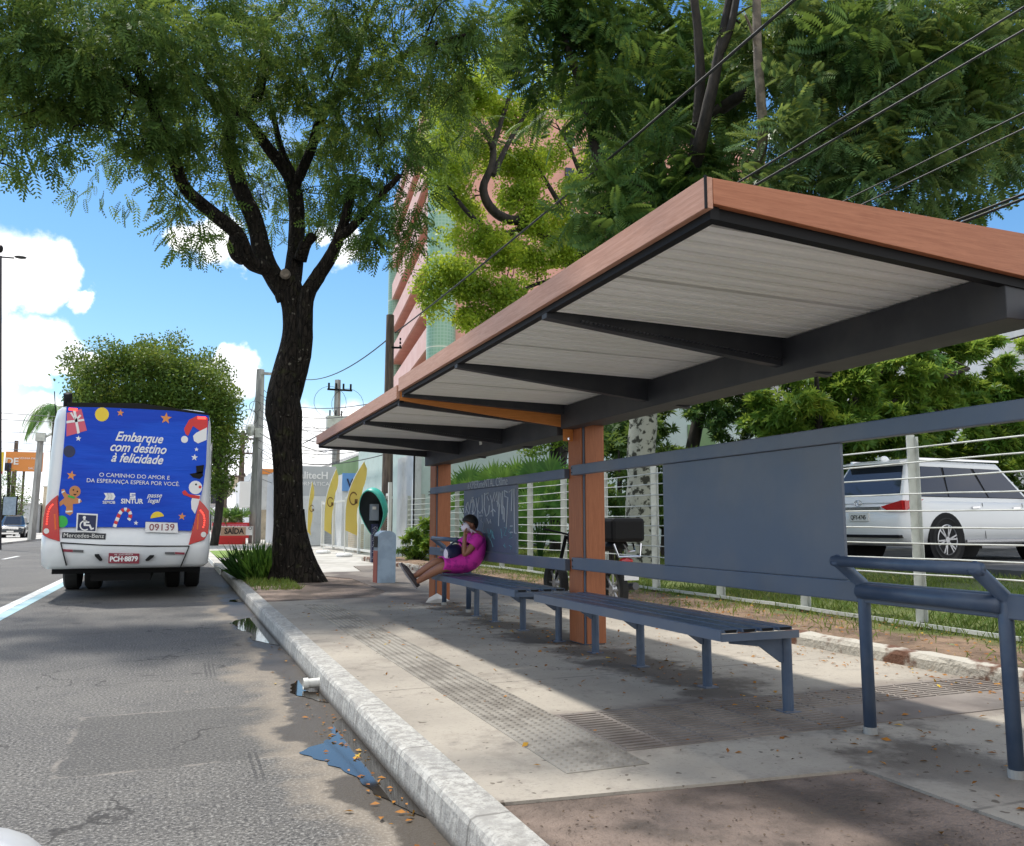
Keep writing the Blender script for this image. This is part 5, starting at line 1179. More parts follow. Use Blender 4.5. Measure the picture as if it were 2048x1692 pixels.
# ================================================================== POLES AND WIRES
def tapered_pole(name, lab, base, h, r0, r1, mat, square=False):
    T = thing(name, lab, 'utility pole', base); b0 = Vector(base); n = 4 if square else 10
    MB().tube([b0, b0+Vector((0, 0, h))], [r0, r1], n).build('shaft', mat, T); return T
WP = (6.2, 26.5, GZ)
T = tapered_pole('utility_pole', 'weathered wooden utility pole beside the cream wall', WP, 7.85, .20, .13, 'pole_w')
m_ = MB(); m_.box((6.12, 26.30, 2.0), (6.34, 26.42, 2.08)); m_.box((6.12, 26.3, 3.7), (6.34, 26.42, 3.78)); m_.build('strap', 'galv', T)
m_ = MB(); m_.bar((6.2, 26.4, 6.9), (6.55, 26.3, 6.9), .05, .06); [m_.tube([(6.5, 26.3, 6.9+k*.12), (6.5, 26.3, 6.98+k*.12)], .03, 6) for k in range(3)]; m_.build('insulator_bracket', 'black', T)
m_ = MB(); m_.box((6.02, 26.2, 4.9), (6.2, 26.32, 5.25)); m_.bar((5.7, 26.3, 5.1), (6.2, 26.3, 5.1), .05, .05); m_.build('cable_box', 'black', T)
CP = (3.95, 48, GZ)
T = tapered_pole('utility_pole', 'square concrete utility pole between the bus and the big tree', CP, 9.6, .33, .21, 'pole_c', True)
m_ = MB(); m_.bar((3.95, 47.8, 9.5), (6.1, 47.8, 9.5), .14, .14); m_.bar((2.6, 47.8, 5.2+.9), (3.95, 47.8, 6.1), .1, .1); m_.build('crossarm', 'pole_c', T)
m_ = MB(); m_.ball((3.5, 47.6, 6.3), (.25, .25, .35), 8, 6); m_.box((3.75, 47.4, 5.9), (4.15, 47.7, 6.4)); m_.build('cable_box', 'galv', T)
TP = (9.95, 58, GZ)
T = tapered_pole('utility_pole', 'concrete pole carrying a transformer above the yellow flags', TP, 11.0, .34, .2, 'pole_c', True)
m_ = MB(); m_.box((9.2, 57.4, 7.4), (10.6, 58.0, 8.55)); m_.build('transformer', 'galv', T)
m_ = MB(); m_.bar((9.2, 57.7, 10.4), (10.9, 57.7, 10.4), .12, .12); [m_.tube([(9.3+k*.5, 57.7, 10.4), (9.3+k*.5, 57.7, 10.85)], .07, 6) for k in range(4)]; [m_.tube([(9.4+k*.4, 57.6, 8.55), (9.4+k*.4, 57.6, 8.95)], .05, 6) for k in range(3)]; m_.build('insulators', 'black', T)
FP = (5.5, 84, GZ)
T = tapered_pole('utility_pole', 'far brown wooden pole with three crossarms above the white tent', FP, 9.9, .32, .2, 'pole_w')
for z, w_ in ((9.3, 2.4), (7.9, 3.4), (5.7, 2.0)):
    m_ = MB(); m_.bar((5.5-w_*.7, 83.7, z), (5.5+w_*.4, 83.7, z), .14, .16); [m_.tube([(5.5-w_*.65+k*w_*.4, 83.7, z), (5.5-w_*.65+k*w_*.4, 83.7, z+.3)], .07, 5) for k in range(3)]; m_.build('crossarm', 'pole_w', T)
T = tapered_pole('utility_pole', 'thin distant pole at the far left behind the orange billboard', (-17.2, 108, 0), 10.5, .3, .2, 'pole_w')
T = tapered_pole('utility_pole', 'short distant pole just right of the bus tail light', (3.2, 66, GZ), 5.5, .2, .15, 'pole_w')
# street lamps
b0 = at_Y(63, 1078, 66); T = thing('street_lamp', 'grey square street lamp post left of the bus with an arm toward the palm', 'street lamp', (b0.x, 66, .12)); tz = 7.0
m_ = MB(); m_.tube([(b0.x, 66, .12), (b0.x+.15, 66, tz)], [.26, .2], 4); m_.build('post', 'pole_c', T); m_ = MB(); m_.box((b0.x-.15, 65.7, tz-.1), (b0.x+.45, 66.3, tz+.45)); m_.build('cap', 'galv', T)
m_ = MB(); m_.tube([(b0.x+.3, 66, tz+.15), (b0.x+2.2, 66, tz+1.3)], .09, 6); m_.build('arm', 'galv', T); m_ = MB(); m_.box((b0.x+2.1, 65.8, tz+1.22), (b0.x+2.9, 66.2, tz+1.4)); m_.build('lamp_head', 'galv', T)
b0 = at_Y(1, 1060, 46); tz = at_Y(2, 512, 46).z; T = thing('street_lamp', 'tall street lamp cut by the left edge of the picture, flat head against the cloud', 'street lamp', (b0.x, 46, 0))
m_ = MB(); m_.tube([(b0.x, 46, 0), (at_Y(1, 512, 46).x, 46, tz)], [.10, .06], 8); m_.build('post', 'steel_d', T); m_ = MB(); m_.ball((at_Y(1, 498, 46).x, 46, tz+.35), (.12, .12, .2)); m_.build('sensor', 'black', T)
p1 = at_Y(1, 514, 46); p2 = at_Y(28, 516, 46); p3 = at_Y(54, 513, 46); m_ = MB(); m_.tube([p1, p2], .04, 6); m_.build('arm', 'steel_d', T); m_ = MB(); m_.ball((p2+p3)/2, ((p3-p2).length/2, .2, .07), 10, 6); m_.build('lamp_head', 'steel_d', T)
# wires
def sag(a, b, s, n=16):
    a = Vector(a); b = Vector(b); return [a.lerp(b, i/n)+Vector((0, 0, -4*s*(i/n)*(1-i/n))) for i in range(n+1)]
def wires(lab, lst, r, mat='wire', name='overhead_cable'):
    m_ = MB()
    for a, b, s in lst: m_.tube(sag(a, b, s), r, 5)
    return tag(m_.build(name, mat), lab, 'cables')
wires('twisted black cable running from the wooden pole over the shelter roof', [((6.35, 26.4, 7.4), (6.6, -8, 7.9), .35)], .022)
wires('upper black cable sloping down from the wooden pole past the big tree', [((6.3, 26.5, 7.35), (5.9, 48, 9.4), .6)], .022)
wires('thick upper bundle of black cables crossing the feathery leaves', [((6.05+.03*k, 60, 5.6+.05*k), (6.0+.07*(k % 3), -10, 4.95+.085*k+(.1 if k > 2 else 0)), .05+.06*k) for k in range(5)], .0095)
wires('lower bundle of black cables at the right edge above the roof', [((8.0+.03*k, 60, 4.7), (8.0+.07*(k % 3), -10, 4.55+.07*k), .05+.05*k) for k in range(6)], .010)
wires('two thin separate wires below the thick cable bundle', [((7.0, 60, 5.2), (7.0, -8, 5.0), .2), ((6.6, 60, 4.9), (6.7, -8, 4.65), .15)], .008)
wires('fan of thin cables between the concrete pole and the wooden pole', [((3.95, 47.8, 8.3-k*.42), (6.2, 26.5, 5.2-k*.25), .5+.1*(k % 3)) for k in range(8)], .016)
wires('many thin cables between the concrete pole and the transformer pole', [((3.95, 48, 8.8-k*.5), (9.95, 58, 7.2-k*.3), .4+.12*(k % 4)) for k in range(11)], .018, 'wire_l')
wires('thin cables running from the concrete pole toward the far crossarm pole', [((3.95, 48, 9.2-k*.6), (5.2+.1*k, 83.7, 9.3-k*.6), .6) for k in range(8)], .02, 'wire_l')
wires('pale cables stretched across the road above the bus roof', [((3.6, 48, 6.5), (-26, 47, 7.6), .3), ((3.6, 48, 6.35), (-26, 47, 6.9), .25), ((5.5, 83.7, 7.9), (-40, 80, 9.6), .5), ((5.5, 83.7, 7.4), (-40, 80, 8.9), .5), ((-8.5, 66, 7.5), (-40, 64, 8.4), .4)], .018, 'wire_l')
# loops of cable on the poles
m_ = MB()
for (c, r_) in (((3.4, 47.7, 7.0), .45), ((3.7, 47.6, 7.6), .3), ((4.4, 47.6, 5.0), .3), ((9.4, 57.6, 9.5), 1.1), ((10.6, 57.6, 9.4), 1.1)):
    m_.tube([(c[0]+r_*cos(t_*.3), c[1], c[2]+r_*sin(t_*.3)) for t_ in range(22)], .014, 4, cap=False)
tag(m_.build('cable_loop', 'wire'), 'loose loops of cable hanging on the concrete poles', 'cables')

# ================================================================== STREET THINGS
# phone hood
T = thing('phone_booth', 'teal egg-shaped public phone hood on a graffitied post', 'phone booth', (5.05, 23.1, GZ))
c = Vector((4.98, 23.0, 1.52)); R_ = (.40, .42, .66); m_ = MB(); vs = []; fs = []; na, nb2 = 28, 18
opend = Vector((-.72, -.60, -.42)).normalized()
fr = opend; sd = fr.cross(Vector((0, 0, 1))).normalized(); up = sd.cross(fr)
rings = []
for i in range(nb2+1):
    th = radians(84+96*i/nb2); rings.append([c+Vector(tuple((fr*cos(th)+sd*(sin(th)*cos(2*pi*j/na))+up*(sin(th)*sin(2*pi*j/na)))[q]*R_[q] for q in range(3))) for j in range(na)])
rings = [[Vector((c.x+(p_.x-c.x)*(1-.45*max(0, (c.z-p_.z)/.6)), c.y+(p_.y-c.y)*(1-.3*max(0, (c.z-p_.z)/.6)), p_.z)) for p_ in q_] for q_ in rings]
m_.loft(rings, cap=False); sh = m_.build('hood', 'teal', T, smooth=True)
so_m = sh.modifiers.new('solid', 'SOLIDIFY'); so_m.thickness = .025; so_m.material_offset = 1; sh.data.materials.append(MT['dark_in']); so_m.offset = 1
so_m.material_offset_rim = 0
m_ = MB(); m_.box((4.99, 23.05, .15), (5.17, 23.25, 1.2)); po = m_.build('post', 'navy', T, bevel=.01)
m_ = MB()
for k in range(16):
    z = .25+k*.055; m_.tube([(5.0+.02*(k % 3), 23.046, z), (5.06+.03*(k % 2), 23.046, z+.06), (5.08+.02*(k % 4), 23.046, z-.02), (5.13, 23.046, z+.05)], .006, 4)
m_.build('graffiti', 'spray', po)
m_ = MB(); m_.box((4.95, 23.1, 1.3), (5.18, 23.25, 1.75)); m_.build('telephone', 'grey_plastic', T); m_ = MB(); m_.box((5.0, 23.07, 1.6), (5.1, 23.095, 1.68)); m_.build('notice_label', 'offwhite', T)
# litter bin: inverted U
T = thing('litter_bin', 'blue-grey upright bin with rounded top and red side near the far column', 'bin', (3.55, 15.2, GZ))
out = []; 
for i in range(13):
    a = pi*i/12; out.append((3.55-.165*cos(a), 15.1, .98+.10*sin(a)))
prof = [(3.385, 15.1, GZ-.01)]+out+[(3.715, 15.1, GZ-.01)]
m_ = MB(); m_.prism(prof, (0, .36, 0)); m_.build('housing', 'bin', T, bevel=.006)
m_ = MB(); m_.box((3.372, 15.13, GZ-.01), (3.384, 15.43, .72)); m_.build('side_door', 'rust', T)
m_ = MB(); m_.box((3.376, 15.14, .78), (3.3845, 15.42, .98)); m_.build('opening', 'black', T)
# motorcycle behind the near column
T = thing('motorcycle', 'black motorcycle with a top box parked behind the middle orange column', 'motorcycle', (4.7, 9.3, GZ))
MX, MY = 4.72, 8.75
for yy in (MY, MY+1.28):
    m_ = MB(); pr = [(.20, -.04), (.27, -.055), (.30, -.03), (.30, .03), (.27, .055), (.20, .04)]
    xx = MX-.0 if yy == MY else MX-.14
    rings = [[(xx+o_, yy+rr*cos(2*pi*i/26), .45+rr*sin(2*pi*i/26)) for i in range(26)] for rr, o_ in pr]; m_.loft(rings+[rings[0]], cap=False); wh = m_.build('wheel', 'rubber', T)
    m_ = MB(); m_.tube([(xx-.03, yy, .45), (xx+.03, yy, .45)], .05, 12); [m_.bar((xx, yy, .45), (xx, yy+.2*cos(2*pi*k/8), .45+.2*sin(2*pi*k/8)), .015, .02, up=(1, 0, 0)) for k in range(8)]; m_.build('rim', 'rim', wh)
m_ = MB(); m_.loft([[(MX+x_*s_[1], s_[0], s_[2]+z_*s_[3]) for x_, z_ in ((-1, 0), (-.7, 1), (.7, 1), (1, 0), (.7, -.6), (-.7, -.6))] for s_ in ((MY-.2, .10, .95, .05), (MY+.15, .13, .93, .07), (MY+.5, .13, .90, .07), (MY+.62, .17, 1.0, .13), (MY+.95, .13, 1.05, .12), (MY+1.1, .06, .98, .06))]); m_.build('body', 'black', T, smooth=False)
m_ = MB(); m_.box((MX-.14, MY+.35, .42), (MX+.14, MY+.8, .75)); m_.tube([(MX+.12, MY+.5, .42), (MX+.16, MY-.25, .5)], .045, 8); m_.tube([(MX-.12, MY+.5, .5), (MX-.12, MY, .45)], .02, 6); m_.build('engine', 'grille', T)
m_ = MB(); m_.box((MX-.21, MY-.40, 1.0), (MX+.21, MY+.0, 1.27)); bx = m_.build('top_box', 'black', T, bevel=.04)
m_ = MB(); m_.tube([(MX-.2, MY-.40, .98), (MX-.15, MY-.42, .84), (MX+.12, MY-.42, .84), (MX+.16, MY-.38, .98)], .013, 6); m_.tube([(MX-.05, MY-.36, .98), (MX-.03, MY-.43, .90), (MX+.05, MY-.43, .90), (MX+.07, MY-.36, .98)], .011, 6); m_.build('rack', 'chrome', T)
m_ = MB(); m_.ball((MX-.02, MY-.36, .79), (.09, .04, .04), 10, 6); m_.build('tail_light', 'red_lens', T)
m_ = MB(); m_.tube([(MX-.14, MY+1.28, .45), (MX-.1, MY+1.05, 1.05)], .025, 6); m_.tube([(MX-.44, MY+.98, 1.14), (MX-.08, MY+1.04, 1.07), (MX+.28, MY+.98, 1.14)], .014, 6); m_.tube([(MX+.2, MY+1.0, 1.12), (MX+.28, MY+1.02, 1.3)], .006, 5); m_.ball((MX+.3, MY+1.02, 1.33), (.06, .015, .04)); m_.build('handlebar', 'black', T)
m_ = MB(); m_.box((MX-.09, MY-.44, .58), (MX+.09, MY-.43, .70)); m_.build('number_plate', 'white', T)
# flags
def feather_flag(lab, bx, by, h, wid, bend, tw):
    T = thing('feather_flag', lab, 'flag', (bx, by, GZ), group='yellow advertising flags along the pavement')
    pole = []; 
    for i in range(13):
        t_ = i/12; pole.append((bx+bend*max(0, t_-.45)**2*3.2, by, GZ+h*t_))
    MB().tube(pole, .014, 6).build('pole', 'offwhite', T)
    m_ = MB(); m_.tube([(bx, by, GZ), (bx, by, GZ+.05), (bx, by, GZ+.10)], [.27, .27, .22], 18); m_.build('base_weight', 'tent', T)
    n = 16; L = []; Rr = []
    for i in range(n+1):
        t_ = .27+.72*i/n; x0 = bx+bend*max(0, t_-.45)**2*3.2; z0 = GZ+h*t_
        ww = wid*(min(1, (1.0-t_)*5.5)**.6)*(.9+.06*sin(i*.9)) if i < n else .01
        ph = tw*(.8+.2*sin(i*.8)); L.append((x0, by-.01, z0)); Rr.append((x0+ww*cos(ph)+.0, by-.01+ww*sin(ph)*.8, z0-.20*ww/wid*(1 if i else 1)+.02*sin(i*1.3)))
    M3 = [((a[0]+b[0])/2, (a[1]+b[1])/2-.05*sin(k*.9), (a[2]+b[2])/2) for k, (a, b) in enumerate(zip(L, Rr))]
    m_ = MB(); m_.add(L+M3+Rr, [(i, n+1+i, n+2+i, i+1) for i in range(n)]+[(n+1+i, 2*n+2+i, 2*n+3+i, n+2+i) for i in range(n)]); fl = m_.build('cloth', 'flag', T, smooth=True)
    cx = bx+wid*.46+bend*.04; cz = GZ+h*.60; cy = by-.10; m_ = MB()
    rr = wid*.36
    for i in range(20):
        a0 = .6+5.2*i/20; a1 = .6+5.2*(i+1)/20; q_ = lambda a, r: (cx+r*cos(a)*.85, cy-.01, cz+r*sin(a)*1.35)
        m_.prism([q_(a0, rr), q_(a1, rr), q_(a1, rr*.78), q_(a0, rr*.78)], (0, .004, 0))
    m_.box((cx+rr*.25, cy-.01, cz-rr*1.0), (cx+rr*.85, cy-.006, cz-rr*.1)); m_.build('emblem', 'text_brown', fl)
    return T
feather_flag('nearest and tallest yellow feather flag with a brown ring emblem, left of the phone hood', 5.16, 28.0, 3.15, .46, .62, .25)
feather_flag('middle yellow feather flag with a brown ring emblem in the middle of the row', 5.03, 31.5, 3.1, .38, .42, .6)
feather_flag('farthest yellow feather flag, folded narrow, beside the big tree trunk', 4.92, 35.0, 2.8, .30, .15, 1.0)
# gate of white frames with mesh glass
T = thing('gate', 'white framed gate panels standing behind the yellow flags', 'gate', (6.0, 26, GZ))
GX = 6.15
for k, yy in enumerate((25.9, 28.2, 30.6, 33.2, 36, 39)):
    m_ = MB(); m_.box((GX-.05, yy-.06, GZ), (GX+.05, yy+.06, 2.25 if k else 2.5)); m_.build('gate_post', 'offwhite', T)
for z in (.28, 2.12):
    m_ = MB(); m_.box((GX-.03, 26, z-.04), (GX+.03, 39, z+.04)); m_.build('gate_rail', 'offwhite', T)
for k in range(40):
    pass
m_ = MB(); 
for k in range(24): m_.box((GX-.006, 26+.0, .36+k*.073), (GX+.006, 39, .366+k*.073))
m_.build('mesh_panel', 'galv', T)
m_ = MB(); m_.box((6.35, 31.2, .15), (6.45, 32.6, 1.2)); m_.build('board', 'cream', T)
# planter and barrier sign
T = thing('planter', 'red planter trough with bright green plants and a printed banner', 'planter', (2.75, 48, .13))
m_ = MB(); m_.box((1.85, 47.4, .13), (3.45, 48.4, .45)); m_.box((1.75, 47.35, .45), (3.6, 48.5, 1.28)); m_.build('trough', 'red', T)
m_ = MB(); m_.box((1.8, 47.28, .82), (3.5, 47.34, 1.2)); bn = m_.build('banner', 'pinkred', T); text('ABC DECORAR' if False else 'BEOSAN', (2.7, 47.26, .98), .30, 'white', bn, off=.01)
pc = [(2.2, 47.9, 1.45, .38), (2.7, 47.9, 1.6, .42), (3.2, 47.9, 1.5, .36)]; crown('foliage', 'leaf_palm', T, pc, 260, PIN2, .5, -.3, .4)
T = thing('parking_sign', 'white parking sign board with a cardboard exit notice, in front of the red planter', 'sign', (2.6, 46.4, .13))
m_ = MB(); m_.box((1.72, 46.38, .62), (3.72, 46.42, 1.08)); bd = m_.build('board', 'white', T)
m_ = MB(); [m_.bar((x, 46.4, .13), (x, 46.4, 1.1), .04, .04) for x in (1.72, 3.72)]; m_.build('frame', 'offwhite', T)
m_ = MB(); m_.box((2.12, 46.33, .60), (3.36, 46.37, 1.04)); cb = m_.build('cardboard_notice', 'cardboard', T)
text('SAÍDA', (2.78, 46.32, .82), .40, 'text_black', cb, off=.012, sx=.86); text('EST', (1.92, 46.36, .97), .24, 'text_black', bd, sx=.8); text('O', (3.58, 46.36, .97), .24, 'text_black', bd)
# tent
T = thing('tent', 'white peaked tent behind the planter', 'tent', (4.6, 74, 0)); c_ = Vector((4.5, 74.5, 4.5)); m_ = MB(); q = 1.75; rings = []
for t_ in np.linspace(0, 1, 8):
    s_ = q*(t_**1.0); z_ = 4.5-2.0*(t_**.55); rings.append([(c_.x-s_-.02, c_.y-s_-.02, z_), (c_.x+s_+.02, c_.y-s_-.02, z_), (c_.x+s_+.02, c_.y+s_+.02, z_), (c_.x-s_-.02, c_.y+s_+.02, z_)])
rings.append([(p_[0], p_[1], p_[2]-.25) for p_ in rings[-1]]); m_.loft(rings, cap=False); m_.build('canopy', 'tent', T)
m_ = MB(); [m_.tube([(c_.x+a*q, c_.y+b*q, 0), (c_.x+a*q, c_.y+b*q, 2.4)], .04, 5) for a in (-1, 1) for b in (-1, 1)]; m_.build('poles', 'galv', T)
# billboards
def bp_(px, py, Y): return at_Y(px, py, Y)
T = thing('billboard', 'orange billboard with white lettering at the far left', 'billboard', (bp_(50, 1040, 104).x, 104, 0)); a = bp_(9, 942, 104); b = bp_(87, 905, 104)
m_ = MB(); m_.box((a.x, 104, a.z), (b.x, 104.2, b.z)); bo = m_.build('board', 'orange', T)
m_ = MB(); [m_.tube([(x, 104.3, 0), (x, 104.3, b.z)], .12, 6) for x in (a.x+.5, (a.x+b.x)/2, b.x-.5)]; m_.build('legs', 'pole_w', T)
q = bp_(24, 923, 104); text('DE', (q.x, 103.95, q.z), 1.0, 'white', bo, off=.03); q = bp_(62, 917, 104); text('VENHA PARA A', (q.x, 103.95, q.z), .32, 'white', bo); q = bp_(68, 937, 104); text('SAÚDE', (q.x, 103.95, q.z), .36, 'white', bo)
m_ = MB(); a2 = bp_(9, 941, 104); b2 = bp_(17, 926, 104); m_.box((a2.x, 103.9, a2.z), (b2.x+.3, 103.95, b2.z)); m_.build('printed_figure', 'navy', bo)
T = thing('billboard', 'plain yellow billboard cut by the left picture edge', 'billboard', (bp_(0, 1040, 103).x, 103, 0)); a = bp_(-40, 942, 103); b = bp_(8, 904, 103)
m_ = MB(); m_.box((a.x, 103, a.z), (b.x, 103.15, b.z)); m_.build('board', 'yellow', T); m_ = MB(); m_.box((a.x, 102.95, a.z-.25), (b.x, 103.1, a.z-.01)); m_.build('lower_band', 'red', T); m_ = MB(); [m_.tube([(x, 103.3, 0), (x, 103.3, b.z)], .12, 6) for x in (a.x+.5, b.x-.5)]; m_.build('legs', 'pole_w', T)
T = thing('advert_panel', 'grey-blue roadside panel in a dark frame above the dark car', 'panel', (-14.6, 88, 0)); a = bp_(5, 1030, 88); b = bp_(33, 994, 88); m_ = MB(); m_.box((a.x, 88, a.z), (b.x, 88.1, b.z)); m_.build('board', 'bin', T); m_ = MB(); m_.box((a.x-.1, 88.11, 0), (a.x+.1, 88.2, b.z+.1)); m_.box((b.x-.1, 88.11, 0), (b.x+.1, 88.2, b.z+.1)); m_.build('frame', 'black', T)
# crumpled paper/cardboard sheet at the far column foot
T = at_z(872, 1206, GZ); pts = [(-.15, 0, .02), (-.11, .02, .12), (-.01, 0, .21), (.11, .0, .10), (.165, 0, .04), (.07, 0, .003), (-.06, 0, .003)]
m_ = MB(); m_.add([(T.x+x*1.05, T.y-.05-z*.12, GZ+.004+z*.62) for x, y_, z in pts]+[(T.x, T.y-.085, GZ+.065)], [(i, (i+1) % 7, 7) for i in range(7)]); o = m_.build('paper_sheet', 'white'); tag(o, 'crumpled white paper lying at the foot of the far orange column', 'paper'); s_ = o.modifiers.new('s', 'SOLIDIFY'); s_.thickness = .003

# ================================================================== CARS
def car(T, L, Wd, H, hood, paint, suv=True, gc=.28, r=.38, rim='rim', front_z=None, wheels=(.95, .78), sub=0):
    """car pointing +x in local coordinates, rear bumper at x=0"""
    hw = Wd/2; belt = H*.60; bon = front_z or belt-.06
    st = [(0.0, .45, belt-.25, hw*.80), (.06, .38, belt-.12, hw*.90), (.22, gc, belt-.02, hw*.97), (.8, gc, belt, hw), (L*.5, gc, belt, hw), (L-hood-.2, gc, belt, hw), (L-hood*.6, gc, bon-.01, hw*.985), (L-.35, gc, bon-.07, hw*.95), (L-.08, .33, bon-.17, hw*.86), (L, .42, bon-.32, hw*.74)]
    def sec(x, zb, zt, w_):
        h = zt-zb; half = [(0, zb), (w_*.80, zb), (w_*.97, zb+.06), (w_, zb+h*.35), (w_*1.0, zb+h*.72), (w_*.96, zt-.06), (w_*.90, zt-.01), (w_*.45, zt+.02)]
        return [(x, y_, z_) for y_, z_ in half]+[(x, 0, zt+.025)]+[(x, -y_, z_) for y_, z_ in half[:0:-1]]
    MB().loft([sec(*s_) for s_ in st]).build('body', paint, T, smooth=True, local=True, bevel=0, subsurf=sub)
    # cabin
    xr, xf = (.08, L-hood+.20) if suv else (.7, L-hood+.2)
    tr_, tf_ = (.52, L-hood-.55) if suv else (1.5, L-hood-.7)
    bw_, tw_ = hw*.93, hw*.70; zt = H
    base = [(xr, -bw_*.93), (xr+.25, -bw_), (xf-.3, -bw_), (xf, -bw_*.72), (xf, bw_*.72), (xf-.3, bw_), (xr+.25, bw_), (xr, bw_*.93)]
    top = [(tr_, -tw_*.92), (tr_+.2, -tw_), (tf_-.2, -tw_), (tf_, -tw_*.80), (tf_, tw_*.80), (tf_-.2, tw_), (tr_+.2, tw_), (tr_, tw_*.92)]
    rings = [[(x, y_, belt-.06) for x, y_ in base], [(x, y_, zt-.07) for x, y_ in top], [(x*.98+.02*L*.5, y_*.93, zt-.02) for x, y_ in top], [(x*.8+.2*L*.45, y_*.6, zt) for x, y_ in top]]
    cab = MB().loft(rings).build('cabin', paint, T, smooth=False, local=True, bevel=.02)
    def quadpt(i, j, u, v):   # on side panel between base/top vertices i,j
        a = Vector((*base[i], belt-.06)).lerp(Vector((*base[j], belt-.06)), u); b = Vector((*top[i], zt-.07)).lerp(Vector((*top[j], zt-.07)), u); return a.lerp(b, v)
    def pane(i, j, spans, v0=.16, v1=.90, mat='glass_d', nm='window'):
        for (u0, u1) in spans:
            hh = .0 if mat == 'black' else .004; P_ = [quadpt(i, j, u0, v0), quadpt(i, j, u1, v0), quadpt(i, j, u1-(.01), v1), quadpt(i, j, u0+(.01), v1)]
            nrm = (P_[1]-P_[0]).cross(P_[3]-P_[0]).normalized(); cen = sum(P_, Vector())/4
            if nrm.dot(cen-Vector((L/2, 0, belt))) < 0: nrm = -nrm
            m_ = MB(); m_.prism([p+nrm*(.001+hh) for p in P_], nrm*(.003+hh)); m_.build(nm, mat, T, local=True)
    sp = [(.02, .265), (.275, .615), (.63, .97)] if suv else [(.05, .45), (.50, .96)]
    pane(1, 2, [(.015, .975)], v0=.15, v1=.91, mat='black', nm='window_trim'); pane(6, 5, [(.015, .975)], v0=.15, v1=.91, mat='black', nm='window_trim')
    pane(1, 2, sp, mat='glass_b'); pane(6, 5, sp, mat='glass_b')
    pane(0, 7, [(.04, .96)], .22, .92, nm='rear_window'); pane(3, 4, [(.03, .97)], .10, .95, nm='windscreen')
    for sx_ in (wheels[0], L-wheels[1]-.05):
        for sg in (-1, 1):
            yo = sg*(hw+.004); m_ = MB()
            m_.tube([(sx_, sg*(hw-.3), r), (sx_, yo, r)], r+.075, 32); m_.build('wheel_arch', 'black', T, local=True)
            m_ = MB(); pr = [(r*.62, hw-.03), (r*.92, hw+.022), (r, hw-.01), (r, hw-.22), (r*.6, hw-.24)]
            m_.loft([[(sx_+rr*cos(2*pi*i/36), sg*o_, r+rr*sin(2*pi*i/36)) for i in range(36)] for rr, o_ in pr]); wh = m_.build('wheel', 'rubber', T, local=True)
            m_ = MB(); m_.tube([(sx_, sg*(hw-.05), r), (sx_, sg*(hw+.012), r)], .055, 14)
            for k in range(6):
                for dd in (-.10, .10):
                    a = 2*pi*k/6+.2; m_.bar((sx_+.04*cos(a), sg*(hw+.004), r+.04*sin(a)), (sx_+r*.64*cos(a+dd*1.4), sg*(hw+.008), r+r*.64*sin(a+dd*1.4)), .014, .026, up=(-sin(a), 0, cos(a)))
            m_.loft([[(sx_+rr*cos(2*pi*i/36), sg*o_, r+rr*sin(2*pi*i/36)) for i in range(36)] for rr, o_ in ((r*.60, hw-.02), (r*.64, hw+.016), (r*.67, hw+.010), (r*.67, hw-.02))], cap=False)
            m_.build('rim', rim, wh, local=True)
    for sg in (-1, 1):
        m_ = MB(); m_.ball((L-hood-.15, sg*(hw+.10), belt+.08), (.08, .12, .09), 10, 6); m_.build('mirror', paint, T, smooth=True, local=True)
        for xx in (L*.36, L*.60):
            m_ = MB(); m_.bar((xx, sg*(hw*.985+.01), belt-.13), (xx+.2, sg*(hw*.985+.01), belt-.12), .03, .035); m_.build('door_handle', 'chrome', T, local=True)
            m_ = MB(); m_.bar((xx+.32-.4*(xx > L*.5)*0, sg*(hw+.001), gc+.12), (xx+.32, sg*(hw*.965+.001), belt-.04), .006, .008); m_.build('door_gap', 'black', T, local=True)
    return hw, belt
hd = atan2(.105, .995)
fw = Vector((.995, .105, 0)); lf = Vector((-.105, .995, 0)); wheelp = Vector((12.1, 10.6, .55)); org = wheelp-fw*1.0+lf*.93
T = thing('parked_suv', 'large white parked car with red tail light and alloy wheels behind the white fence', 'car', tuple(org), hd)
hw, belt = car(T, 4.8, 1.86, 1.77, 1.10, 'silver_car', r=.385, wheels=(1.0, .95))
for sg in (-1, 1):
    m_ = MB(); m_.prism([(-.01, sg*.45, belt-.12), (-.01, sg*.86, belt-.02), (-.01, sg*.88, belt-.19), (-.01, sg*.60, belt-.20)], (.12, 0, 0)); m_.build('tail_light', 'red_lens', T, local=True)
    m_ = MB(); m_.prism([(.02, sg*.90, belt-.03), (.45, sg*.937, belt+.0), (.18, sg*.937, belt-.12), (.02, sg*.905, belt-.19)], (0, -sg*.06, 0)); m_.build('tail_light', 'red_lens', T, local=True)
    m_ = MB(); m_.bar((.6, sg*.62, 1.77), (3.0, sg*.62, 1.79), .04, .035); m_.build('roof_rail', 'chrome', T, local=True)
    m_ = MB(); m_.box((1.5, sg*.86-.09, .34), (3.75, sg*.86+.09, .38)); m_.build('side_step', 'chrome', T, local=True)
m_ = MB(); m_.box((-.015, -.42, belt-.17), (.05, .42, belt-.12)); m_.build('trim_bar', 'chrome', T, local=True)
m_ = MB(); m_.box((-.03, -.20, belt-.36), (.03, .20, belt-.22)); pl = m_.build('number_plate', 'clear_lens', T, local=True)
text('QFY-4745', (-.034, 0, belt-.30), .105, 'text_black', pl, rot=(pi/2, 0, -pi/2), sx=.72, local=True, off=.001)
m_ = MB(); 
for a_, b_ in ((.075, .05), (.03, .05), (.055, .022)): m_.tube([(-.02, a_*cos(t_*.33), belt-.055+b_*sin(t_*.33)) for t_ in range(20)], .006, 5, cap=False)
m_.build('badge', 'chrome', T, local=True)
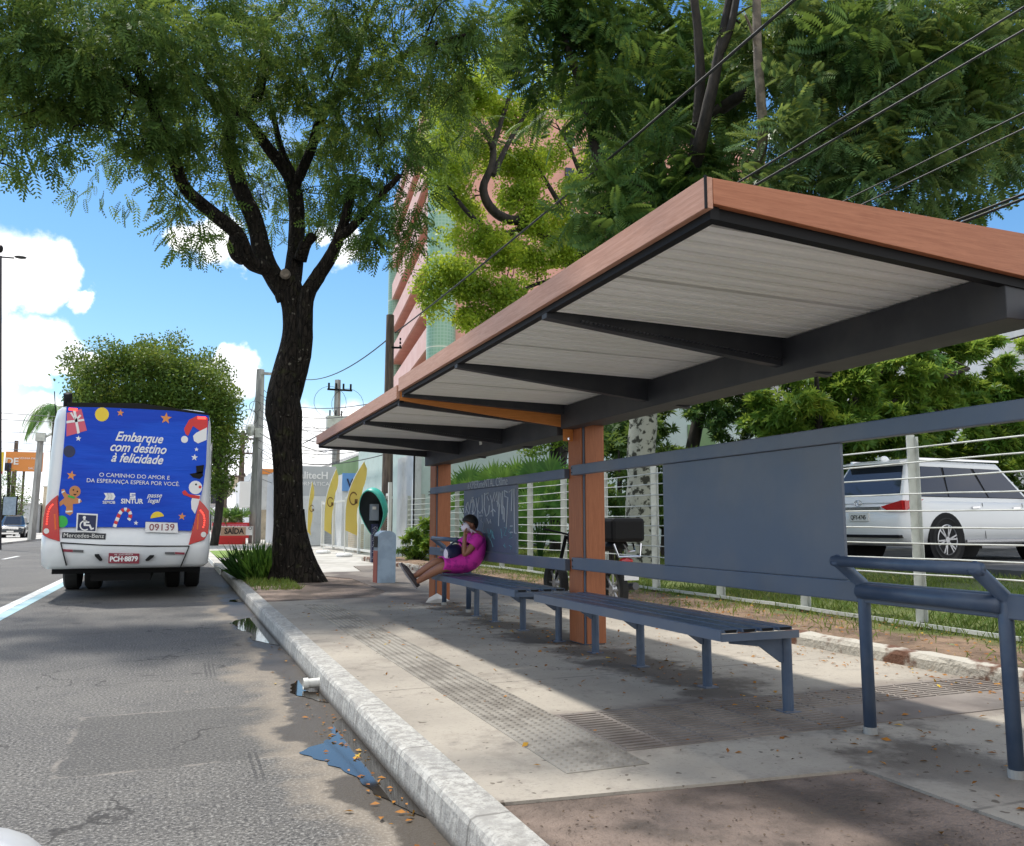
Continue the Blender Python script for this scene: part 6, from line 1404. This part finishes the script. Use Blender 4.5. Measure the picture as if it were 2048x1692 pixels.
m_ = MB(); m_.box((-.02, -.80, .42), (.10, .80, .47)); m_.box((-.012, -.5, .60), (.05, .5, .606)); m_.build('bumper_gap', 'black', T, local=True)
m_ = MB(); m_.ball((.72, 0, 1.80), (.12, .025, .06), 8, 6); m_.build('roof_antenna', 'silver_car', T, local=True, smooth=True)
m_ = MB(); m_.loft([[(.34, -.60, 1.69), (.34, .60, 1.69), (.34, .60, 1.72), (.34, -.60, 1.72)], [(.66, -.60, 1.735), (.66, .60, 1.735), (.66, .60, 1.775), (.66, -.60, 1.775)]]); m_.build('spoiler', 'silver_car', T, local=True)
# dark car at the far left, facing the viewer
q = at_Y(18, 1070, 76); T = thing('dark_suv', 'dark blue car facing the viewer at the far left kerb', 'car', (q.x-.2, 80.6, .12), -pi/2+.06)
hw, belt = car(T, 4.8, 1.9, 1.75, 1.25, 'dark_car', r=.37, front_z=1.02)
m_ = MB(); m_.box((4.72, -.55, .66), (4.80, .55, .86)); m_.box((4.74, -.6, .30), (4.82, .6, .42)); m_.build('grille', 'chrome', T, local=True)
for sg in (-1, 1): m_ = MB(); m_.box((4.55, sg*.72-.2, .74), (4.74, sg*.72+.2, .86)); m_.build('headlight', 'clear_lens', T, local=True)
m_ = MB(); m_.box((4.82, -.24, .44), (4.85, .24, .56)); m_.build('number_plate', 'clear_lens', T, local=True)
# white car whose bonnet corner enters at lower left
T = thing('white_car', 'white car bonnet corner just entering the lower left edge', 'car', (-.90, -2.27, 0), pi/2)
hw, belt = car(T, 4.1, 1.66, 1.42, 1.25, 'bus_white', suv=False, gc=.2, r=.31, front_z=.86, sub=2)
for sg in (-1, 1): m_ = MB(); m_.ball((3.80, sg*.58, .55), (.22, .14, .07), 12, 8); m_.build('headlight', 'clear_lens', T, local=True, smooth=True)

# ================================================================== WOMAN
T = thing('person', 'woman in magenta dress sitting on the far bench, hand at her white face mask', 'person', (3.1, 9.1, .64))
J = {}; E_ = []
def jt(n, p, r, par=None):
    J[n] = (len(J), p, r)
    if par: E_.append((J[par][0], J[n][0]))
jt('pelvis', (3.12, 9.15, .765), .105)
jt('belly', (3.17, 9.15, .87), .125, 'pelvis'); jt('chest', (3.19, 9.15, 1.0), .12, 'belly'); jt('upchest', (3.175, 9.15, 1.06), .085, 'chest')
jt('neck', (3.14, 9.145, 1.105), .048, 'upchest'); jt('headb', (3.105, 9.14, 1.15), .062, 'neck'); jt('head', (3.09, 9.135, 1.20), .078, 'headb'); jt('crown', (3.095, 9.135, 1.245), .055, 'head')
for s, yy in (('l', -1), ('r', 1)):
    jt('sh'+s, (3.18, 9.15+yy*.155, 1.055), .052, 'upchest')
jt('ell', (2.985, 9.00, .845), .037, 'shl'); jt('wrl', (3.005, 9.03, 1.045), .024, 'ell'); jt('pall', (3.01, 9.05, 1.09), .026, 'wrl')
jt('elr', (2.96, 9.40, .87), .037, 'shr'); jt('wrr', (2.82, 9.26, .79), .024, 'elr'); jt('palr', (2.78, 9.22, .765), .026, 'wrr')
for i, (dy, dx_, dz_) in enumerate(((-.018, .02, .05), (-.006, .03, .062), (.008, .034, .060), (.02, .034, .048))):
    jt('f%da' % i, (3.012+dx_*.4, 9.055+dy, 1.105+dz_*.45), .0095, 'pall'); jt('f%db' % i, (3.018+dx_*.75, 9.065+dy, 1.105+dz_*.85), .008, 'f%da' % i)
jt('tha', (3.03, 9.02, 1.105), .010, 'pall'); jt('thb', (3.05, 9.03, 1.125), .009, 'tha')
for i, dy in enumerate((-.022, -.008, .007, .022)):
    jt('g%da' % i, (2.748, 9.21+dy, .748), .0095, 'palr'); jt('g%db' % i, (2.732, 9.205+dy, .722), .008, 'g%da' % i)
jt('tga', (2.775, 9.19, .748), .010, 'palr'); jt('tgb', (2.765, 9.172, .735), .009, 'tga')
jt('hl', (3.08, 9.07, .745), .085, 'pelvis'); jt('knl', (2.745, 8.99, .735), .060, 'hl'); jt('cal', (2.65, 9.09, .67), .054, 'knl'); jt('anl', (2.51, 9.24, .555), .032, 'cal'); jt('ftl', (2.455, 9.25, .60), .034, 'anl'); jt('tol', (2.40, 9.23, .69), .026, 'ftl')
jt('hr', (3.08, 9.24, .745), .085, 'pelvis'); jt('knr', (2.74, 9.20, .78), .060, 'hr'); jt('car', (2.63, 9.24, .71), .052, 'knr'); jt('anr', (2.49, 9.30, .61), .032, 'car'); jt('ftr', (2.44, 9.31, .65), .034, 'anr'); jt('tor', (2.385, 9.30, .74), .026, 'ftr')
off = wloc(T); me = bpy.data.meshes.new('body'); me.from_pydata([tuple(Vector(v[1])-off) for v in J.values()], E_, [])
ob = bpy.data.objects.new('body', me); C.objects.link(ob); ob.parent = T; me.materials.append(MT['skin'])
sk = ob.modifiers.new('skin', 'SKIN'); sk.use_smooth_shade = True
for i, v in enumerate(J.values()):
    me.skin_vertices[0].data[i].radius = (v[2], v[2]); me.skin_vertices[0].data[i].use_root = (i == 0)
sb = ob.modifiers.new('sub', 'SUBSURF'); sb.levels = 2; sb.render_levels = 2
# dress as loft: shoulders to knees
def ell(c, d, a, b, n=20, up=(0, 1, 0)):
    d = Vector(d).normalized(); s_ = Vector(up); s_ = (s_-d*s_.dot(d)).normalized(); u_ = d.cross(s_)
    return [Vector(c)+s_*(a*cos(2*pi*i/n))+u_*(b*sin(2*pi*i/n)) for i in range(n)]
m_ = MB()
R_ = [ell((2.74, 9.10, .755), (-1, 0, .15), .175, .080), ell((2.80, 9.11, .752), (-1, 0, .15), .185, .092), ell((2.92, 9.13, .755), (-1, 0, .1), .19, .105), ell((3.04, 9.15, .765), (-1, 0, -.25), .20, .125), ell((3.13, 9.15, .815), (-.7, 0, -.7), .192, .130), ell((3.155, 9.15, .885), (-.2, 0, -1), .172, .125), ell((3.175, 9.15, .97), (0, 0, -1), .165, .118), ell((3.175, 9.15, 1.03), (.15, 0, -1), .168, .102), ell((3.17, 9.15, 1.075), (.2, 0, -1), .125, .082), ell((3.155, 9.15, 1.10), (.3, 0, -1), .072, .06)]
m_.loft(R_, cap=False)
for s, yy, el in (('l', -1, (2.985, 9.00, .845)), ('r', 1, (2.96, 9.40, .87))):
    a = Vector((3.185, 9.15+yy*.11, 1.05)); b = Vector(el); d = b-a
    m_.loft([ell(a, d, .075, .070), ell(a+d*.25, d, .078, .074), ell(a+d*.52, d, .074, .070)], cap=False)
dr = m_.build('dress', 'dress', T, smooth=True, subsurf=1); s_ = dr.modifiers.new('s', 'SOLIDIFY'); s_.thickness = .006; s_.offset = 1
m_ = MB(); m_.loft([ell((3.155, 9.145, 1.095), (.3, 0, -1), .075, .066), ell((3.13, 9.142, 1.115), (.3, 0, -1), .060, .056)], cap=False); m_.build('collar', 'dress', T, smooth=True)
# hair cap
m_ = MB(); hc = Vector((3.105, 9.138, 1.215)); rings = []
for i in range(9):
    th = radians(4+92*i/8); ax = Vector((.42, .05, .9)).normalized(); s1 = ax.cross(Vector((0, 1, 0))).normalized(); s2 = ax.cross(s1)
    rings.append([hc+ax*(.096*cos(th))+s1*(.098*sin(th)*cos(2*pi*j/18))+s2*(.084*sin(th)*sin(2*pi*j/18))*(1+.04*random.random()) for j in range(18)])
m_.loft(rings); m_.build('hair', 'hair', T, smooth=True)
m_ = MB(); m_.ball((3.165, 9.147, 1.185), (.035, .045, .045), 10, 7); m_.build('hair', 'hair', T, smooth=True)
# face turned towards the road: eyes, brows, nose, ear
for dy in (-.030, .030):
    m_ = MB(); m_.ball((3.022, 9.118+dy, 1.203), (.010, .012, .007), 8, 6); m_.build('eye', 'white', T, smooth=True)
    m_ = MB(); m_.ball((3.0135, 9.116+dy, 1.203), (.003, .006, .006), 8, 6); m_.build('iris', 'black', T, smooth=True)
    m_ = MB(); m_.bar((3.018, 9.118+dy-.014, 1.219), (3.018, 9.118+dy+.014, 1.219), .006, .005); m_.build('eyebrow', 'hair', T)
m_ = MB(); m_.ball((3.012, 9.118, 1.185), (.014, .010, .018), 8, 6); m_.build('nose', 'skin', T, smooth=True)
for dy in (-.082, .080):
    m_ = MB(); m_.ball((3.105, 9.137+dy, 1.19), (.016, .008, .024), 8, 6); m_.build('ear', 'skin', T, smooth=True)
# mask: patch over nose and mouth, straps down to the neck
m_ = MB(); rings = []
for i in range(7):
    th = radians(8+62*i/6); ax = Vector((-.93, -.1, -.36)).normalized(); s1 = ax.cross(Vector((0, 1, 0))).normalized(); s2 = ax.cross(s1); cc = Vector((3.092, 9.132, 1.175))
    rings.append([cc+ax*(.100*cos(th))+s1*(.068*sin(th)*cos(2*pi*j/16))+s2*(.088*sin(th)*sin(2*pi*j/16)) for j in range(16)])
m_.loft(rings); mk = m_.build('face_mask', 'mask', T, smooth=True)
m_ = MB(); m_.bar((3.06, 9.075, 1.185), (3.10, 9.055, 1.10), .03, .012); m_.bar((3.085, 9.065, 1.14), (3.15, 9.075, 1.10), .03, .012); m_.build('strap', 'mask', mk)
# shoes
for (h, ft, to) in (((2.525, 9.24, .53), (2.455, 9.245, .60), (2.385, 9.225, .72)), ((2.505, 9.30, .585), (2.435, 9.305, .65), (2.37, 9.295, .77))):
    h, ft, to = map(Vector, (h, ft, to)); d = (to-h).normalized(); dn = Vector((-.82, 0, -.55)); dn = (dn-d*dn.dot(d)).normalized()
    m_ = MB(); m_.loft([ell(h-d*.02+dn*.004, d, .022, .022), ell(h+d*.03, d, .036, .034), ell(h.lerp(to, .35)+dn*.012, d, .038, .030), ell(h.lerp(to, .6)+dn*.012, d, .044, .030), ell(h.lerp(to, .85)+dn*.016, d, .040, .022), ell(to+d*.01+dn*.02, d, .02, .012)]); so_ = m_.build('shoe', 'shoe', T, smooth=True)
    m_ = MB(); m_.loft([[p+dn*.034 for p in ell(h-d*.03, d, .024, .008)], [p+dn*.036 for p in ell(h.lerp(to, .3), d, .038, .010)], [p+dn*.040 for p in ell(h.lerp(to, .65), d, .046, .010)], [p+dn*.038 for p in ell(to+d*.02, d, .026, .007)]]); m_.build('sole', 'sole', so_)
# bag on the lap
T = thing('handbag', 'navy handbag resting on the lap of the seated woman', 'bag', (2.9, 9.1, .85))
m_ = MB(); rings = []
for t_, a, b in ((-.14, .045, .05), (-.12, .085, .085), (-.05, .11, .105), (.05, .11, .105), (.12, .085, .085), (.14, .045, .05)):
    c_ = Vector((2.885, 9.06+t_*.5, .885))+Vector((t_*.75, 0, t_*.05)); rings.append(ell(c_, (.8, .6, 0), a*.55, b*.9, 16))
m_.loft(rings); m_.build('bag_body', 'navy', T, smooth=True, subsurf=1)
m_ = MB(); m_.loft([ell((2.775, 8.998, .87), (.8, .6, 0), .025, .045, 16), ell((2.79, 9.006, .872), (.8, .6, 0), .045, .070, 16)]); m_.build('side_panel', 'mask', T, smooth=True)
m_ = MB(); m_.tube([(2.80, 8.99, .95), (2.86, 8.98, 1.0), (2.95, 9.02, 1.0), (3.0, 9.06, .95)], .009, 6); m_.build('handle', 'navy', T, smooth=True)
